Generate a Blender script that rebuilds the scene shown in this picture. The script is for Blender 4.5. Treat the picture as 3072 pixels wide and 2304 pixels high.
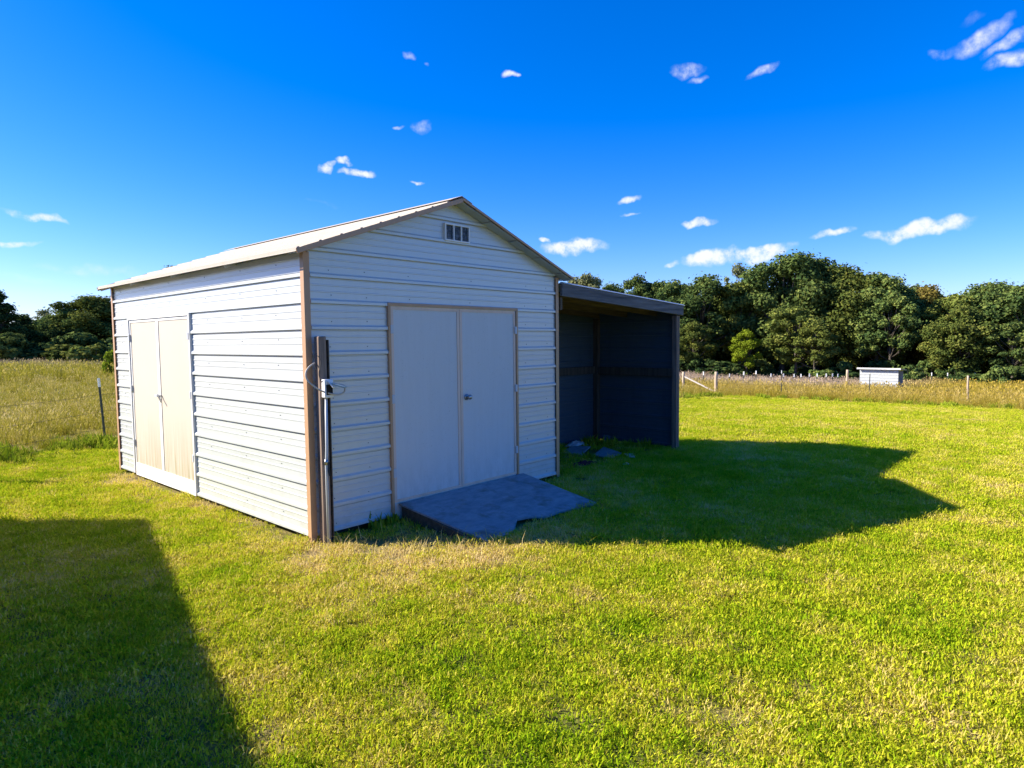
import bpy, bmesh, math, random
import numpy as np
from mathutils import Vector, Matrix, noise as mnoise
R = math.radians
for o in list(bpy.data.objects): bpy.data.objects.remove(o)
scene = bpy.context.scene
COL = scene.collection

# ------------------------------------------------------------------ camera
YAW, PITCH, ROLL = 0.834782, -0.066292, -0.010304
CAM = np.array([-2.98708, -5.10818, 1.71347]); FPX = 1945.24
_f = np.array([math.sin(YAW)*math.cos(PITCH), math.cos(YAW)*math.cos(PITCH), math.sin(PITCH)])
_r = np.array([math.cos(YAW), -math.sin(YAW), 0.0]); _u = np.cross(_r, _f)
_c, _s = math.cos(ROLL), math.sin(ROLL)
_r, _u = _c*_r+_s*_u, -_s*_r+_c*_u
cam = bpy.data.cameras.new('camera'); cam_o = bpy.data.objects.new('camera', cam); COL.objects.link(cam_o)
cam_o.matrix_world = Matrix(((_r[0], _u[0], -_f[0], CAM[0]), (_r[1], _u[1], -_f[1], CAM[1]), (_r[2], _u[2], -_f[2], CAM[2]), (0, 0, 0, 1)))
cam.sensor_width = 36; cam.lens = FPX/3072*36; cam.clip_end = 3000; cam.clip_start = .05
scene.camera = cam_o
def ray(px, py):                       # pixel of the 2212-wide view -> direction (a distance is chosen from what the thing stands on)
    x, y = px*3072/2212, py*3072/2212
    return _r*(x-1536)/FPX - _u*(y-1152)/FPX + _f

# ------------------------------------------------------------------ world, sun, exposure
SUN = Vector((.625, -.78, -.637)).normalized()          # direction the light travels
w = bpy.data.worlds.new('World'); scene.world = w; w.use_nodes = True
nt = w.node_tree; nt.nodes.clear()
N = nt.nodes.new; Lk = nt.links.new
out = N('ShaderNodeOutputWorld'); bg = N('ShaderNodeBackground'); bg.inputs[1].default_value = .071
sky = N('ShaderNodeTexSky'); sky.sky_type = 'NISHITA'; sky.sun_disc = False
sky.sun_elevation = math.asin(-SUN.z); sky.sun_rotation = math.atan2(-SUN.x, -SUN.y)
sky.altitude = 200; sky.air_density = 1.0; sky.dust_density = .5; sky.ozone_density = 3.0
hs0 = N('ShaderNodeHueSaturation'); hs0.inputs['Saturation'].default_value = 1.52; Lk(sky.outputs[0], hs0.inputs['Color'])
hs = N('ShaderNodeGamma'); hs.inputs[1].default_value = 1.0
tint = N('ShaderNodeMix'); tint.data_type = 'RGBA'; tint.blend_type = 'MULTIPLY'; tint.inputs['Factor'].default_value = 1; tint.inputs['B'].default_value = (.92, .98, 1.58, 1)   # the deep blue of the photographed sky
Lk(hs0.outputs[0], tint.inputs['A']); Lk(tint.outputs['Result'], hs.inputs[0])
tc = N('ShaderNodeTexCoord')
nz = N('ShaderNodeTexNoise'); nz.inputs['Scale'].default_value = 26; nz.inputs['Detail'].default_value = 3; Lk(tc.outputs['Generated'], nz.inputs['Vector'])
sub = N('ShaderNodeVectorMath'); sub.operation = 'SUBTRACT'; Lk(nz.outputs['Color'], sub.inputs[0]); sub.inputs[1].default_value = (.5, .5, .5)
scl = N('ShaderNodeVectorMath'); scl.operation = 'MULTIPLY_ADD'; Lk(sub.outputs[0], scl.inputs[0]); scl.inputs[1].default_value = (.05,.05,.03); Lk(tc.outputs['Generated'], scl.inputs[2])
CLOUDS = [(80,466,58,9,.8,.14),(30,523,42,7,.85,0),(890,122,15,10,.5,0),(928,132,12,6,.28,0),(1103,161,21,9,.85,.2),(870,275,16,6,.6,0),(912,277,17,14,.42,0),
 (708,360,20,12,.85,0),(742,350,28,8,.95,.1),(783,370,44,10,.95,0),(907,395,11,4,.8,0),(1484,152,32,15,.58,.1),(1505,174,16,8,.38,0),(1648,152,30,11,.58,-.4),
 (2115,85,52,20,.58,-.4),(2185,88,46,13,.58,-.4),(2190,127,50,14,.65,-.12),(2033,122,18,9,.4,0),(2090,42,26,10,.2,-.3),(1362,433,34,8,.7,-.1),(1362,468,20,5,.6,0),(1510,480,38,10,1,-.05),
 (1803,506,50,10,.75,-.1),(1990,494,92,18,1.05,-.1),(1235,536,80,20,1.1,0),(1180,519,14,6,.85,0),(1530,560,66,17,1.1,-.1),(1640,545,74,18,1.1,-.08),(1970,628,44,12,1.1,0),
 (1447,572,18,7,.7,0),(210,583,130,12,.28,.1),(60,600,90,10,.2,.05),(1900,510,24,6,.5,0),(700,440,40,5,.15,0)]
acc = None
for (px, py, hw, hh, inten, tilt) in CLOUDS:
    c = ray(px, py); c = c/np.linalg.norm(c)
    k = 3072/2212/FPX*.98
    r = np.cross(c, (0, 0, 1.)); r /= np.linalg.norm(r); u = np.cross(r, c)
    r, u = math.cos(tilt)*r - math.sin(tilt)*u, math.sin(tilt)*r + math.cos(tilt)*u
    a = N('ShaderNodeVectorMath'); a.operation = 'DOT_PRODUCT'; Lk(scl.outputs[0], a.inputs[0]); a.inputs[1].default_value = tuple(r/(hw*k))
    b = N('ShaderNodeVectorMath'); b.operation = 'DOT_PRODUCT'; Lk(scl.outputs[0], b.inputs[0]); b.inputs[1].default_value = tuple(u/(hh*k))
    m1 = N('ShaderNodeMath'); m1.operation = 'MULTIPLY'; Lk(a.outputs['Value'], m1.inputs[0]); Lk(a.outputs['Value'], m1.inputs[1])
    m2 = N('ShaderNodeMath'); m2.operation = 'MULTIPLY_ADD'; Lk(b.outputs['Value'], m2.inputs[0]); Lk(b.outputs['Value'], m2.inputs[1]); Lk(m1.outputs[0], m2.inputs[2])
    m3 = N('ShaderNodeMath'); m3.operation = 'MULTIPLY_ADD'; m3.use_clamp = True; Lk(m2.outputs[0], m3.inputs[0]); m3.inputs[1].default_value = -inten; m3.inputs[2].default_value = inten
    if acc is None: acc = m3
    else:
        mx = N('ShaderNodeMath'); mx.operation = 'MAXIMUM'; Lk(acc.outputs[0], mx.inputs[0]); Lk(m3.outputs[0], mx.inputs[1]); acc = mx
nz2 = N('ShaderNodeTexNoise'); nz2.inputs['Scale'].default_value = 48; nz2.inputs['Detail'].default_value = 7; nz2.inputs['Roughness'].default_value = .66; Lk(tc.outputs['Generated'], nz2.inputs['Vector'])
ns = N('ShaderNodeMath'); ns.operation = 'MULTIPLY_ADD'; Lk(nz2.outputs['Fac'], ns.inputs[0]); ns.inputs[1].default_value = 3.0; ns.inputs[2].default_value = -.62
den = N('ShaderNodeMath'); den.operation = 'MULTIPLY'; Lk(acc.outputs[0], den.inputs[0]); Lk(ns.outputs[0], den.inputs[1])
mr = N('ShaderNodeMapRange'); mr.interpolation_type = 'SMOOTHSTEP'; Lk(den.outputs[0], mr.inputs['Value']); mr.inputs['From Min'].default_value = .03; mr.inputs['From Max'].default_value = 1.0; mr.inputs['To Max'].default_value = .95
mixc = N('ShaderNodeMix'); mixc.data_type = 'RGBA'; Lk(mr.outputs[0], mixc.inputs['Factor']); Lk(hs.outputs[0], mixc.inputs['A']); mixc.inputs['B'].default_value = (6.4, 6.6, 6.9, 1)
Lk(mixc.outputs['Result'], bg.inputs[0]); Lk(bg.outputs[0], out.inputs[0])
sun = bpy.data.lights.new('sun', 'SUN'); sun.energy = 5.0; sun.angle = R(.55); sun.color = (1, .93, .80)
sun_o = bpy.data.objects.new('sun', sun); COL.objects.link(sun_o); sun_o.rotation_euler = SUN.to_track_quat('-Z', 'Y').to_euler(); sun_o.location = (-20, 25, 20)
vs = scene.view_settings; vs.view_transform = 'Standard'; vs.look = 'None'; vs.exposure = 1.18; vs.gamma = 1; vs.use_curve_mapping = False
scene.render.engine = 'CYCLES'
try: scene.cycles.max_bounces = 6; scene.cycles.transparent_max_bounces = 6
except Exception: pass

# ------------------------------------------------------------------ helpers
rng = np.random.default_rng(7); random.seed(7)
_TX = np.arange(-100, 500, 1.0)
_TZ = np.interp(_TX, [-100, 3, 6.7, 10, 20, 30, 40, 53, 65, 85, 120, 500], [-.06, -.06, -.10, -.21, -.74, -1.3, -1.85, -2.5, -2.85, -3.3, -3.6, -4])
_TZ = np.convolve(np.pad(_TZ, 2, mode='edge'), [.1, .2, .4, .2, .1], 'valid')
def terr(x, y):
    x = np.asarray(x, float); y = np.asarray(y, float)
    fac = 1-.8*np.clip((y-22)/45, 0, 1)
    lump = .012*np.sin(x*1.3+y*.7)*np.sin(y*1.1-x*.4)
    d = np.hypot(np.maximum(np.maximum(-x, x-3.5), 0), np.maximum(np.maximum(-y, y-5), 0))
    return -.06+(np.interp(x, _TX, _TZ)+.06)*fac + lump*np.clip(d, 0, 1)
def tz(x, y): return float(terr(x, y))
def hit(px, py, off=0.0):              # where a line of sight meets the ground
    d = ray(px, py); a = 1.0
    while a < 400:
        P = CAM+d*a
        if P[2] < tz(P[0], P[1])+off: return P
        a += .05
    return CAM+d*120
def at_dist(px, dist):                 # ground point in the direction of a picture column
    d = ray(px, 737); h = np.array([d[0], d[1]]); h /= np.linalg.norm(h)
    x, y = CAM[0]+h[0]*dist, CAM[1]+h[1]*dist
    return np.array([x, y, tz(x, y)])
def mesh(name, verts, faces, smooth=False):
    me = bpy.data.meshes.new(name); me.from_pydata([tuple(map(float, v)) for v in verts], [], faces); me.update()
    if smooth: me.polygons.foreach_set('use_smooth', [True]*len(me.polygons))
    return me
def obj(name, me, mat=None, parent=None, loc=None):
    o = bpy.data.objects.new(name, me); COL.objects.link(o)
    if mat is not None and me is not None and not me.materials: me.materials.append(mat)
    if parent is not None: o.parent = parent
    if loc is not None: o.location = loc
    return o
def tag(o, label, cat, group=None):
    o['label'] = label; o['category'] = cat
    if group: o['group'] = group
    return o
def thing(name, label, cat, loc=(0, 0, 0), rz=0, group=None):
    o = bpy.data.objects.new(name, None); COL.objects.link(o); o.location = loc; o.rotation_euler = (0, 0, rz); o.empty_display_size = .3
    return tag(o, label, cat, group)
class B:                                # collects shapes into one bmesh
    def __init__(s): s.bm = bmesh.new()
    def box(s, x0, x1, y0, y1, z0, z1, bev=0, M=None):
        r = bmesh.ops.create_cube(s.bm, size=1, matrix=Matrix.Translation(((x0+x1)/2, (y0+y1)/2, (z0+z1)/2)) @ Matrix.Diagonal((x1-x0, y1-y0, z1-z0, 1)))
        vs_ = r['verts']
        if bev:
            es = list({e for v in vs_ for e in v.link_edges}); rr = bmesh.ops.bevel(s.bm, geom=es, offset=bev, segments=1, affect='EDGES')
            vs_ = list({v for f in rr['faces'] for v in f.verts}|{v for v in vs_ if v.is_valid})
        if M is not None: bmesh.ops.transform(s.bm, matrix=M, verts=vs_)
        return s
    def bar(s, a, b, w_, h_, bev=0, up=(0, 0, 1)):     # box between two points
        a, b = Vector(a), Vector(b); d = b-a; L_ = d.length; x = d.normalized(); y = Vector(up).cross(x)
        if y.length < 1e-4: y = Vector((0, 1, 0))
        y.normalize(); z = x.cross(y)
        M = Matrix(((x.x, y.x, z.x, a.x), (x.y, y.y, z.y, a.y), (x.z, y.z, z.z, a.z), (0, 0, 0, 1)))
        return s.box(0, L_, -w_/2, w_/2, -h_/2, h_/2, bev, M)
    def tube(s, pts, rad, n=8, cap=True):
        pts = [Vector(p) for p in pts]; rings = []
        rads = rad if isinstance(rad, (list, tuple)) else [rad]*len(pts)
        ref = Vector((.3, .1, 1)).normalized()
        for i, p in enumerate(pts):
            t = (pts[min(i+1, len(pts)-1)]-pts[max(i-1, 0)]).normalized()
            x = t.cross(ref)
            if x.length < .05: x = t.cross(Vector((1, 0, 0)))
            x.normalize(); y = t.cross(x)
            rings.append([s.bm.verts.new(p+(x*math.cos(2*math.pi*k/n)+y*math.sin(2*math.pi*k/n))*rads[i]) for k in range(n)])
        for a, b in zip(rings, rings[1:]):
            for k in range(n): s.bm.faces.new((a[k], a[(k+1) % n], b[(k+1) % n], b[k]))
        if cap: s.bm.faces.new(rings[0][::-1]); s.bm.faces.new(rings[-1])
        return s
    def poly(s, pts, faces):
        v = [s.bm.verts.new(p) for p in pts]
        for f in faces: s.bm.faces.new([v[i] for i in f])
        return s
    def mesh(s, name, smooth=False):
        bmesh.ops.recalc_face_normals(s.bm, faces=s.bm.faces[:])
        me = bpy.data.meshes.new(name); s.bm.to_mesh(me); s.bm.free()
        if smooth: me.polygons.foreach_set('use_smooth', [True]*len(me.polygons))
        return me
    def build(s, name, mat, parent=None, loc=None, smooth=False): return obj(name, s.mesh(name, smooth), mat, parent, loc)

# ------------------------------------------------------------------ materials
class Mt:
    def __init__(s, name, rough=.6, metal=0.0, spec=.4):
        s.m = bpy.data.materials.new(name); s.m.use_nodes = True; s.nt = s.m.node_tree
        s.b = s.nt.nodes['Principled BSDF']; s.b.inputs['Roughness'].default_value = rough; s.b.inputs['Metallic'].default_value = metal
        s.b.inputs['Specular IOR Level'].default_value = spec
    def n(s, t, **kw):
        nd = s.nt.nodes.new('ShaderNode'+t)
        for k, v in kw.items(): setattr(nd, k, v)
        return nd
    def l(s, a, b): s.nt.links.new(a, b)
    def pos(s): return s.n('NewGeometry').outputs['Position']
    def obj(s): return s.n('TexCoord').outputs['Object']
    def noise(s, scale, vec=None, detail=3, rough=.55, stretch=None, out='Fac'):
        nz = s.n('TexNoise'); nz.inputs['Scale'].default_value = scale; nz.inputs['Detail'].default_value = detail; nz.inputs['Roughness'].default_value = rough
        if vec is not None:
            if stretch:
                mp = s.n('VectorMath', operation='MULTIPLY'); s.l(vec, mp.inputs[0]); mp.inputs[1].default_value = stretch; vec = mp.outputs[0]
            s.l(vec, nz.inputs['Vector'])
        return nz.outputs[out]
    def ramp(s, fac, *stops):
        r = s.n('ValToRGB'); e = r.color_ramp.elements
        while len(e) < len(stops): e.new(.5)
        for el, (p, c) in zip(e, stops): el.position = p; el.color = (*c, 1) if not isinstance(c, (int, float)) else (c, c, c, 1)
        s.l(fac, r.inputs[0]); return r.outputs[0]
    def mix(s, fac, a, b, mode='MIX'):
        m = s.n('Mix', data_type='RGBA', blend_type=mode)
        for v, k in ((fac, 'Factor'), (a, 'A'), (b, 'B')):
            i = m.inputs[k]
            if isinstance(v, (int, float)): i.default_value = v
            elif isinstance(v, tuple): i.default_value = (*v, 1)
            else: s.l(v, i)
        return m.outputs['Result']
    def math(s, op, a, b=None, c=None, clamp=False):
        m = s.n('Math', operation=op); m.use_clamp = clamp
        for i, v in enumerate((a, b, c)):
            if v is None: continue
            if isinstance(v, (int, float)): m.inputs[i].default_value = v
            else: s.l(v, m.inputs[i])
        return m.outputs[0]
    def xyz(s, v):
        x = s.n('SeparateXYZ'); s.l(v, x.inputs[0]); return x.outputs
    def col(s, c):
        if isinstance(c, tuple): s.b.inputs['Base Color'].default_value = (*c, 1)
        else: s.l(c, s.b.inputs['Base Color'])
        return s
    def bump(s, h, strength=.3, dist=.01):
        bp = s.n('Bump'); bp.inputs['Strength'].default_value = strength; bp.inputs['Distance'].default_value = dist; s.l(h, bp.inputs['Height']); s.l(bp.outputs[0], s.b.inputs['Normal']); return s

def painted(name, c, dirt=(.30, .27, .20), amt=.16, rough=.42, low=True, coat=0):
    m = Mt(name, rough, 0, .35); P = m.pos()
    stre = m.noise(3.0, P, 3, .55, (3, 3, .5)); blot = m.noise(1.3, P, 4)
    f = m.ramp(m.math('MULTIPLY', stre, blot), (.26, 0.0), (.55, 1.0))
    z = m.xyz(P)[2]
    near_g = m.math('MULTIPLY_ADD', z, -1.6, .75, True)            # mud splash just above the soil
    spl = m.math('MULTIPLY', near_g, m.ramp(m.noise(9, P, 5), (.42, 0.0), (.75, 1.0)))
    fac = m.math('ADD', m.math('MULTIPLY', f, amt), m.math('MULTIPLY', spl, .45 if low else 0), clamp=True)
    base = m.mix(m.noise(.7, P, 2), c, tuple(min(1, v*1.06) for v in c))
    m.col(m.mix(fac, base, dirt))
    m.bump(m.math('ADD', m.noise(2.2, P, 2), m.math('MULTIPLY', m.noise(60, P, 2), .02)), .25, .02)
    if coat: m.b.inputs['Coat Weight'].default_value = coat; m.b.inputs['Coat Roughness'].default_value = .22; m.b.inputs['Coat IOR'].default_value = 1.6
    return m.m
M_SIDING = painted('white_painted_metal', (.515, .535, .53), coat=.8)
M_SIDING2 = painted('white_painted_metal_chalky', (.50, .52, .52), coat=.8)
M_TAN = painted('tan_trim', (.46, .27, .15), (.22, .13, .09), .35)
M_ROOF = painted('cream_roof_metal', (.52, .45, .36), (.32, .26, .19), .3, .5, False)
M_SOFFIT = painted('soffit_grey', (.42, .46, .46), (.2, .2, .18), .3, .6, False)
M_WHITE = painted('white_trim', (.76, .74, .70), (.35, .28, .2), .3)
M_GALV = painted('galvanised_steel', (.48, .50, .52), (.25, .22, .2), .35, .38)
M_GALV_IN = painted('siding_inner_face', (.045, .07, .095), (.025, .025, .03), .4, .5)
M_DARK = Mt('dark_void', .9).col((.012, .012, .014)).m
M_BLACK = Mt('black_rubber', .6).col((.02, .02, .022)).m
M_KNOB = Mt('worn_nickel', .3, .8).col((.35, .36, .38)).m
def wood(name, a, b, axis='z', sc=1.0):
    m = Mt(name, .8, 0, .2); P = m.obj()
    st = {'z': (26, 26, 1.4), 'x': (1.4, 26, 26), 'y': (26, 1.4, 26)}[axis]
    g = m.noise(sc, P, 6, .65, st); k = m.noise(2.2, P, 3)
    m.col(m.mix(m.ramp(g, (.30, 0.0), (.68, 1.0)), a, m.mix(k, b, tuple(v*1.25 for v in b)))); m.bump(g, .6, .006); return m.m
M_POST = wood('weathered_post', (.11, .08, .065), (.29, .21, .16))
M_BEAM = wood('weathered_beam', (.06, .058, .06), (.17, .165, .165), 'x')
M_RAFT = wood('rough_rafter', (.05, .04, .03), (.12, .09, .065), 'x')
M_FRAME = wood('lean_to_post', (.10, .075, .06), (.25, .18, .14))
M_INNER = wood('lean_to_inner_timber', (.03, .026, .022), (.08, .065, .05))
M_PALE = wood('pale_fence_post', (.30, .22, .15), (.52, .40, .28))
M_PALEX = wood('pale_brace', (.38, .34, .29), (.60, .53, .45), 'x')
# weathered plywood of the ramp
m = Mt('weathered_plywood', .85, 0, .15); P = m.obj()
g = m.noise(1.6, P, 7, .72, (3.0, 6, 4)); k = m.noise(3.4, P, 5, .65)
c = m.mix(m.ramp(g, (.33, 0.0), (.66, 1.0)), (.20, .22, .245), (.32, .345, .37)); c = m.mix(m.ramp(k, (.52, 0.0), (.70, .8)), c, (.15, .115, .08))
m.col(c).bump(g, .7, .006); M_PLY = m.m
# cream plywood side doors with green-brown streaks rising from the bottom edge
m = Mt('cream_door_ply', .6, 0, .25); P = m.pos(); z = m.xyz(P)[2]
st = m.noise(1.0, P, 5, .65, (30, 30, 1.1)); up = m.math('MULTIPLY_ADD', z, -1.15, 1.12, True)
f = m.math('MULTIPLY', m.math('POWER', up, 1.4), m.ramp(st, (.36, 0.0), (.68, 1.0)))
m.col(m.mix(f, m.mix(m.noise(2, P, 3), (.53, .465, .375), (.565, .50, .41)), (.27, .22, .10))).bump(st, .12, .004); M_CREAM = m.m
# pale grey front doors
m = Mt('grey_door_ply', .62, 0, .25); P = m.pos()
st = m.noise(1.0, P, 5, .65, (22, 22, 1.3)); bl = m.noise(2.6, P, 4); sp = m.ramp(m.noise(70, P, 2), (.66, 0.0), (.74, 1.0))
c = m.mix(m.ramp(st, (.35, 0.0), (.7, .6)), (.565, .565, .55), (.60, .605, .60)); c = m.mix(m.math('MULTIPLY', sp, m.math('MULTIPLY', bl, .7)), c, (.25, .23, .2))
z = m.xyz(P)[2]; low = m.math('MULTIPLY', m.math('MULTIPLY_ADD', z, -1.7, .95, True), m.ramp(m.noise(5, P, 5, .65, (2, 2, .8)), (.40, 0.0), (.72, .55)))
m.col(m.mix(low, c, (.27, .26, .22))).bump(bl, .12, .01); M_DOOR = m.m

# ------------------------------------------------------------------ terrain
def lawn_mask_edge(x, y):               # >0 inside the mown lawn (metres to its rough edge)
    wob = .22*np.sin(y*1.7+x*.9)+.15*np.sin(x*2.3-y*.6)
    e1 = 7.55+.045*np.maximum(x, 0)+wob*.7-y
    e2 = 29.6-.06*(y-4)+wob*1.4-x
    return np.minimum(e1, e2)
def axis(lo, hi, fine_lo, fine_hi, step):
    a = [fine_lo]; s_ = step
    while a[-1] < fine_hi: a.append(a[-1]+step)
    while a[-1] < hi: s_ *= 1.22; a.append(a[-1]+s_)
    s_ = step; b = [fine_lo]
    while b[-1] > lo: s_ *= 1.22; b.append(b[-1]-s_)
    return np.array(b[::-1][:-1]+a)
gx = axis(-900, 1500, -9, 34, .5); gy = axis(-900, 1500, -9, 22, .5)
GX, GY = np.meshgrid(gx, gy); GZ = terr(GX, GY); nx = len(gx); ny = len(gy)
verts = np.stack([GX.ravel(), GY.ravel(), GZ.ravel()], 1)
faces = [(j*nx+i, j*nx+i+1, (j+1)*nx+i+1, (j+1)*nx+i) for j in range(ny-1) for i in range(nx-1)]
STRAW = [(.3, -1.0, .55), (.75, -1.35, .5), (-.1, -.5, .45), (-.25, -1.3, .4), (1.6, -1.5, .4)]
def patches(m, P):                      # shared colour field of the lawn: 0 lush .. 1 dry
    big = m.noise(.42, P, 3, .6); mid = m.noise(1.7, P, 3, .6); sm = m.noise(7, P, 2)
    v = m.math('ADD', m.math('MULTIPLY', big, .50), m.math('ADD', m.math('MULTIPLY', mid, .38), m.math('MULTIPLY', sm, .24)))
    x, y, z = m.xyz(P)
    dry = None
    for (cx, cy, r) in STRAW:
        d = m.math('ADD', m.math('POWER', m.math('MULTIPLY_ADD', x, 1/r, -cx/r), 2), m.math('POWER', m.math('MULTIPLY_ADD', y, 1/r, -cy/r), 2))
        g = m.math('EXPONENT', m.math('MULTIPLY', d, -1)); dry = g if dry is None else m.math('MAXIMUM', dry, g)
    # trodden strip along the sunny wall
    wl = m.math('MULTIPLY', m.math('EXPONENT', m.math('MULTIPLY', m.math('POWER', m.math('MULTIPLY_ADD', x, 1/.3, .12/.3), 2), -1)), m.math('LESS_THAN', m.math('ABSOLUTE', m.math('ADD', y, -2.2)), 2.6))
    dry = m.math('MAXIMUM', dry, m.math('MULTIPLY', wl, .8))
    return m.math('ADD', m.math('MULTIPLY_ADD', v, 1.05, -.012), m.math('MULTIPLY', dry, .17)), dry
m = Mt('soil_and_thatch', .95, 0, .1); P = m.pos(); v, dry = patches(m, P)
c = m.ramp(v, (.44, (.10, .125, .018)), (.60, (.22, .20, .045)), (.80, (.36, .26, .12)))
fine = m.noise(34, P, 4, .7); c = m.mix(m.ramp(fine, (.34, .6), (.58, 0.0)), c, (.08, .07, .03))
# meadow ground outside the lawn
x, y, z = m.xyz(P)
e = m.math('MINIMUM', m.math('MULTIPLY_ADD', m.math('MAXIMUM', x, 0), .045, m.math('SUBTRACT', 7.55, y)), m.math('SUBTRACT', 29.8, x))
fld = m.math('MULTIPLY_ADD', e, -1.2, .5, True)
fc = m.ramp(m.noise(.09, P, 4, .6), (.32, (.24, .22, .045)), (.50, (.36, .27, .07)), (.68, (.44, .33, .15)))
fc = m.mix(m.noise(1.4, P, 4), fc, (.12, .11, .035)); m.col(m.mix(fld, c, fc)); m.bump(fine, .8, .03)
ground = obj('ground', mesh('ground', verts, faces, True), m.m); ground['kind'] = 'structure'

# ------------------------------------------------------------------ shed
S = .2286; W, L = 3.5, 5.0; RX, RZ = 1.75, 3.205; SLOPE = .3665
PROF = [(0, 0), (.005, .019), (.028, .019), (.045, 0), (.100, 0), (.104, .0045), (.114, .0045), (.118, 0), (.158, 0), (.162, .0045), (.172, .0045), (.176, 0), (S-.013, 0), (S-.011, -.012), (S, -.012)]
def siding(name, k, u0, u1, fmap, mat, parent, ztop=None, lim=None, back=.016, z0=0.0, groove=True):
    rows = [(k*S+a, d if groove else max(d, 0)) for a, d in PROF]
    if ztop is not None and ztop < rows[-1][0]:
        rows = [r for r in rows if r[0] < ztop-1e-4]+[(ztop, 0)]
    def ext(zz):
        if lim is None: return u0, u1
        a, b = lim(zz); return max(a, u0), min(b, u1)
    if lim is not None:
        rows = [r for r in rows if ext(r[0])[1]-ext(r[0])[0] > .02]
    if len(rows) < 2: return None
    vs_ = []; n = len(rows)
    for zz, d in rows:
        a, b = ext(zz); vs_ += [fmap(a, zz, d), fmap(b, zz, d)]
    for zz, d in (rows[0], rows[-1]):
        a, b = ext(zz); vs_ += [fmap(a, zz, -back), fmap(b, zz, -back)]
    q = 2*n; fs = [(2*i, 2*i+1, 2*i+3, 2*i+2) for i in range(n-1)]
    fs += [(q, q+1, 1, 0), (2*n-2, 2*n-1, q+3, q+2), (q+1, q, q+2, q+3), tuple([q]+[2*i for i in range(n)]+[q+2]), tuple([q+3]+[2*i+1 for i in range(n)][::-1]+[q+1])]
    bm = bmesh.new(); V_ = [bm.verts.new(p) for p in vs_]
    for f in fs:
        try: bm.faces.new([V_[i] for i in f])
        except ValueError: pass
    bmesh.ops.recalc_face_normals(bm, faces=bm.faces[:]); me = bpy.data.meshes.new(name); bm.to_mesh(me); bm.free()
    return obj(name, me, mat, parent)
shed = thing('metal_shed', 'white ribbed metal shed with tan trim, gable roof and two pairs of doors', 'shed', (0, 0, 0))
F_front = lambda u, z, d: (u, -d, z)
F_left = lambda u, z, d: (-d, u, z)
F_right = lambda u, z, d: (W+d, u, z)
F_back = lambda u, z, d: (u, L+d, z)
wf = obj('front_wall', mesh('front_wall', [(.02, .03, -.012), (W-.02, .03, -.012), (W-.02, .03, 2.44), (RX, .03, 3.10), (.02, .03, 2.44), (.02, .06, -.012), (W-.02, .06, -.012), (W-.02, .06, 2.44), (RX, .06, 3.10), (.02, .06, 2.44)],
     [(0, 1, 2, 3, 4), (9, 8, 7, 6, 5), (0, 5, 6, 1), (1, 6, 7, 2), (2, 7, 8, 3), (3, 8, 9, 4), (4, 9, 5, 0)]), M_GALV, shed)
wl_ = B().box(.03, .06, .061, L-.061, -.010, 2.43).build('side_wall', M_GALV, shed)
wr_ = B().box(W-.06, W-.03, .061, L-.061, -.010, 2.43).build('side_wall', M_GALV, shed)
wb_ = obj('back_wall', wf.data.copy(), None, shed); wb_.location = (0, L-.09, 0); 
gl = lambda zz: (RX-(RZ-.035-zz)/SLOPE, RX+(RZ-.035-zz)/SLOPE)
DX0, DX1, DZT = .865, 2.735, 2.095           # front doorway
for k in range(14):
    mt = M_SIDING if k % 4 else M_SIDING2
    if k < 9:
        siding('siding_panel', k, .045, DX0, F_front, mt, wf); siding('siding_panel', k, DX1, W-.04, F_front, mt, wf)
    elif k < 11: siding('siding_panel', k, .045, W-.04, F_front, mt, wf)
    else: siding('siding_panel', k, .045, W-.04, F_front, mt, wf, lim=gl)
    if k < 11: siding('siding_panel', k, .045, W-.045, F_back, mt, wb_).location = (0, -(L-.09), 0)
    else: siding('siding_panel', k, .045, W-.045, F_back, mt, wb_, lim=gl).location = (0, -(L-.09), 0)
SY0, SY1, SZT = 2.415, 4.395, 2.065          # side doorway
for k in range(11):
    mt = M_SIDING if (k+2) % 4 else M_SIDING2; zt = 2.512 if k == 10 else None
    if k < 9:
        siding('siding_panel', k, .02, SY0, F_left, mt, wl_); siding('siding_panel', k, SY1, L-.02, F_left, mt, wl_)
    else: siding('siding_panel', k, .02, L-.02, F_left, mt, wl_, ztop=zt)
    siding('siding_panel', k, .02, L-.02, F_right, mt, wr_, ztop=zt)
# screws, a few pixels all together
def screws(name, pts, axis_, parent):
    b = B()
    for p in pts:
        p = Vector(p); a = Vector(axis_); b.tube([p-a*.002, p+a*.004], .0045, 6)
    o = b.build(name, M_GALV_IN, parent); o['kind'] = 'stuff'; return o
sf = [(u+random.uniform(-.02, .02), -.001, k*S+.075+random.uniform(-.006, .006)) for k in range(11) for u in (.25, .62, 1.15, 2.0, 2.9, 3.3) if not (DX0-.02 < u < DX1+.02 and k < 9)]
screws('screw_heads', sf, (0, -1, 0), wf)
sl_ = [(-.001, u+random.uniform(-.02, .02), k*S+.14+random.uniform(-.006, .006)) for k in range(11) for u in (.5, 1.2, 2.0, 3.0, 3.8, 4.7) if not (SY0-.02 < u < SY1+.02 and k < 9)]
screws('screw_heads', sl_, (-1, 0, 0), wl_)
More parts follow.
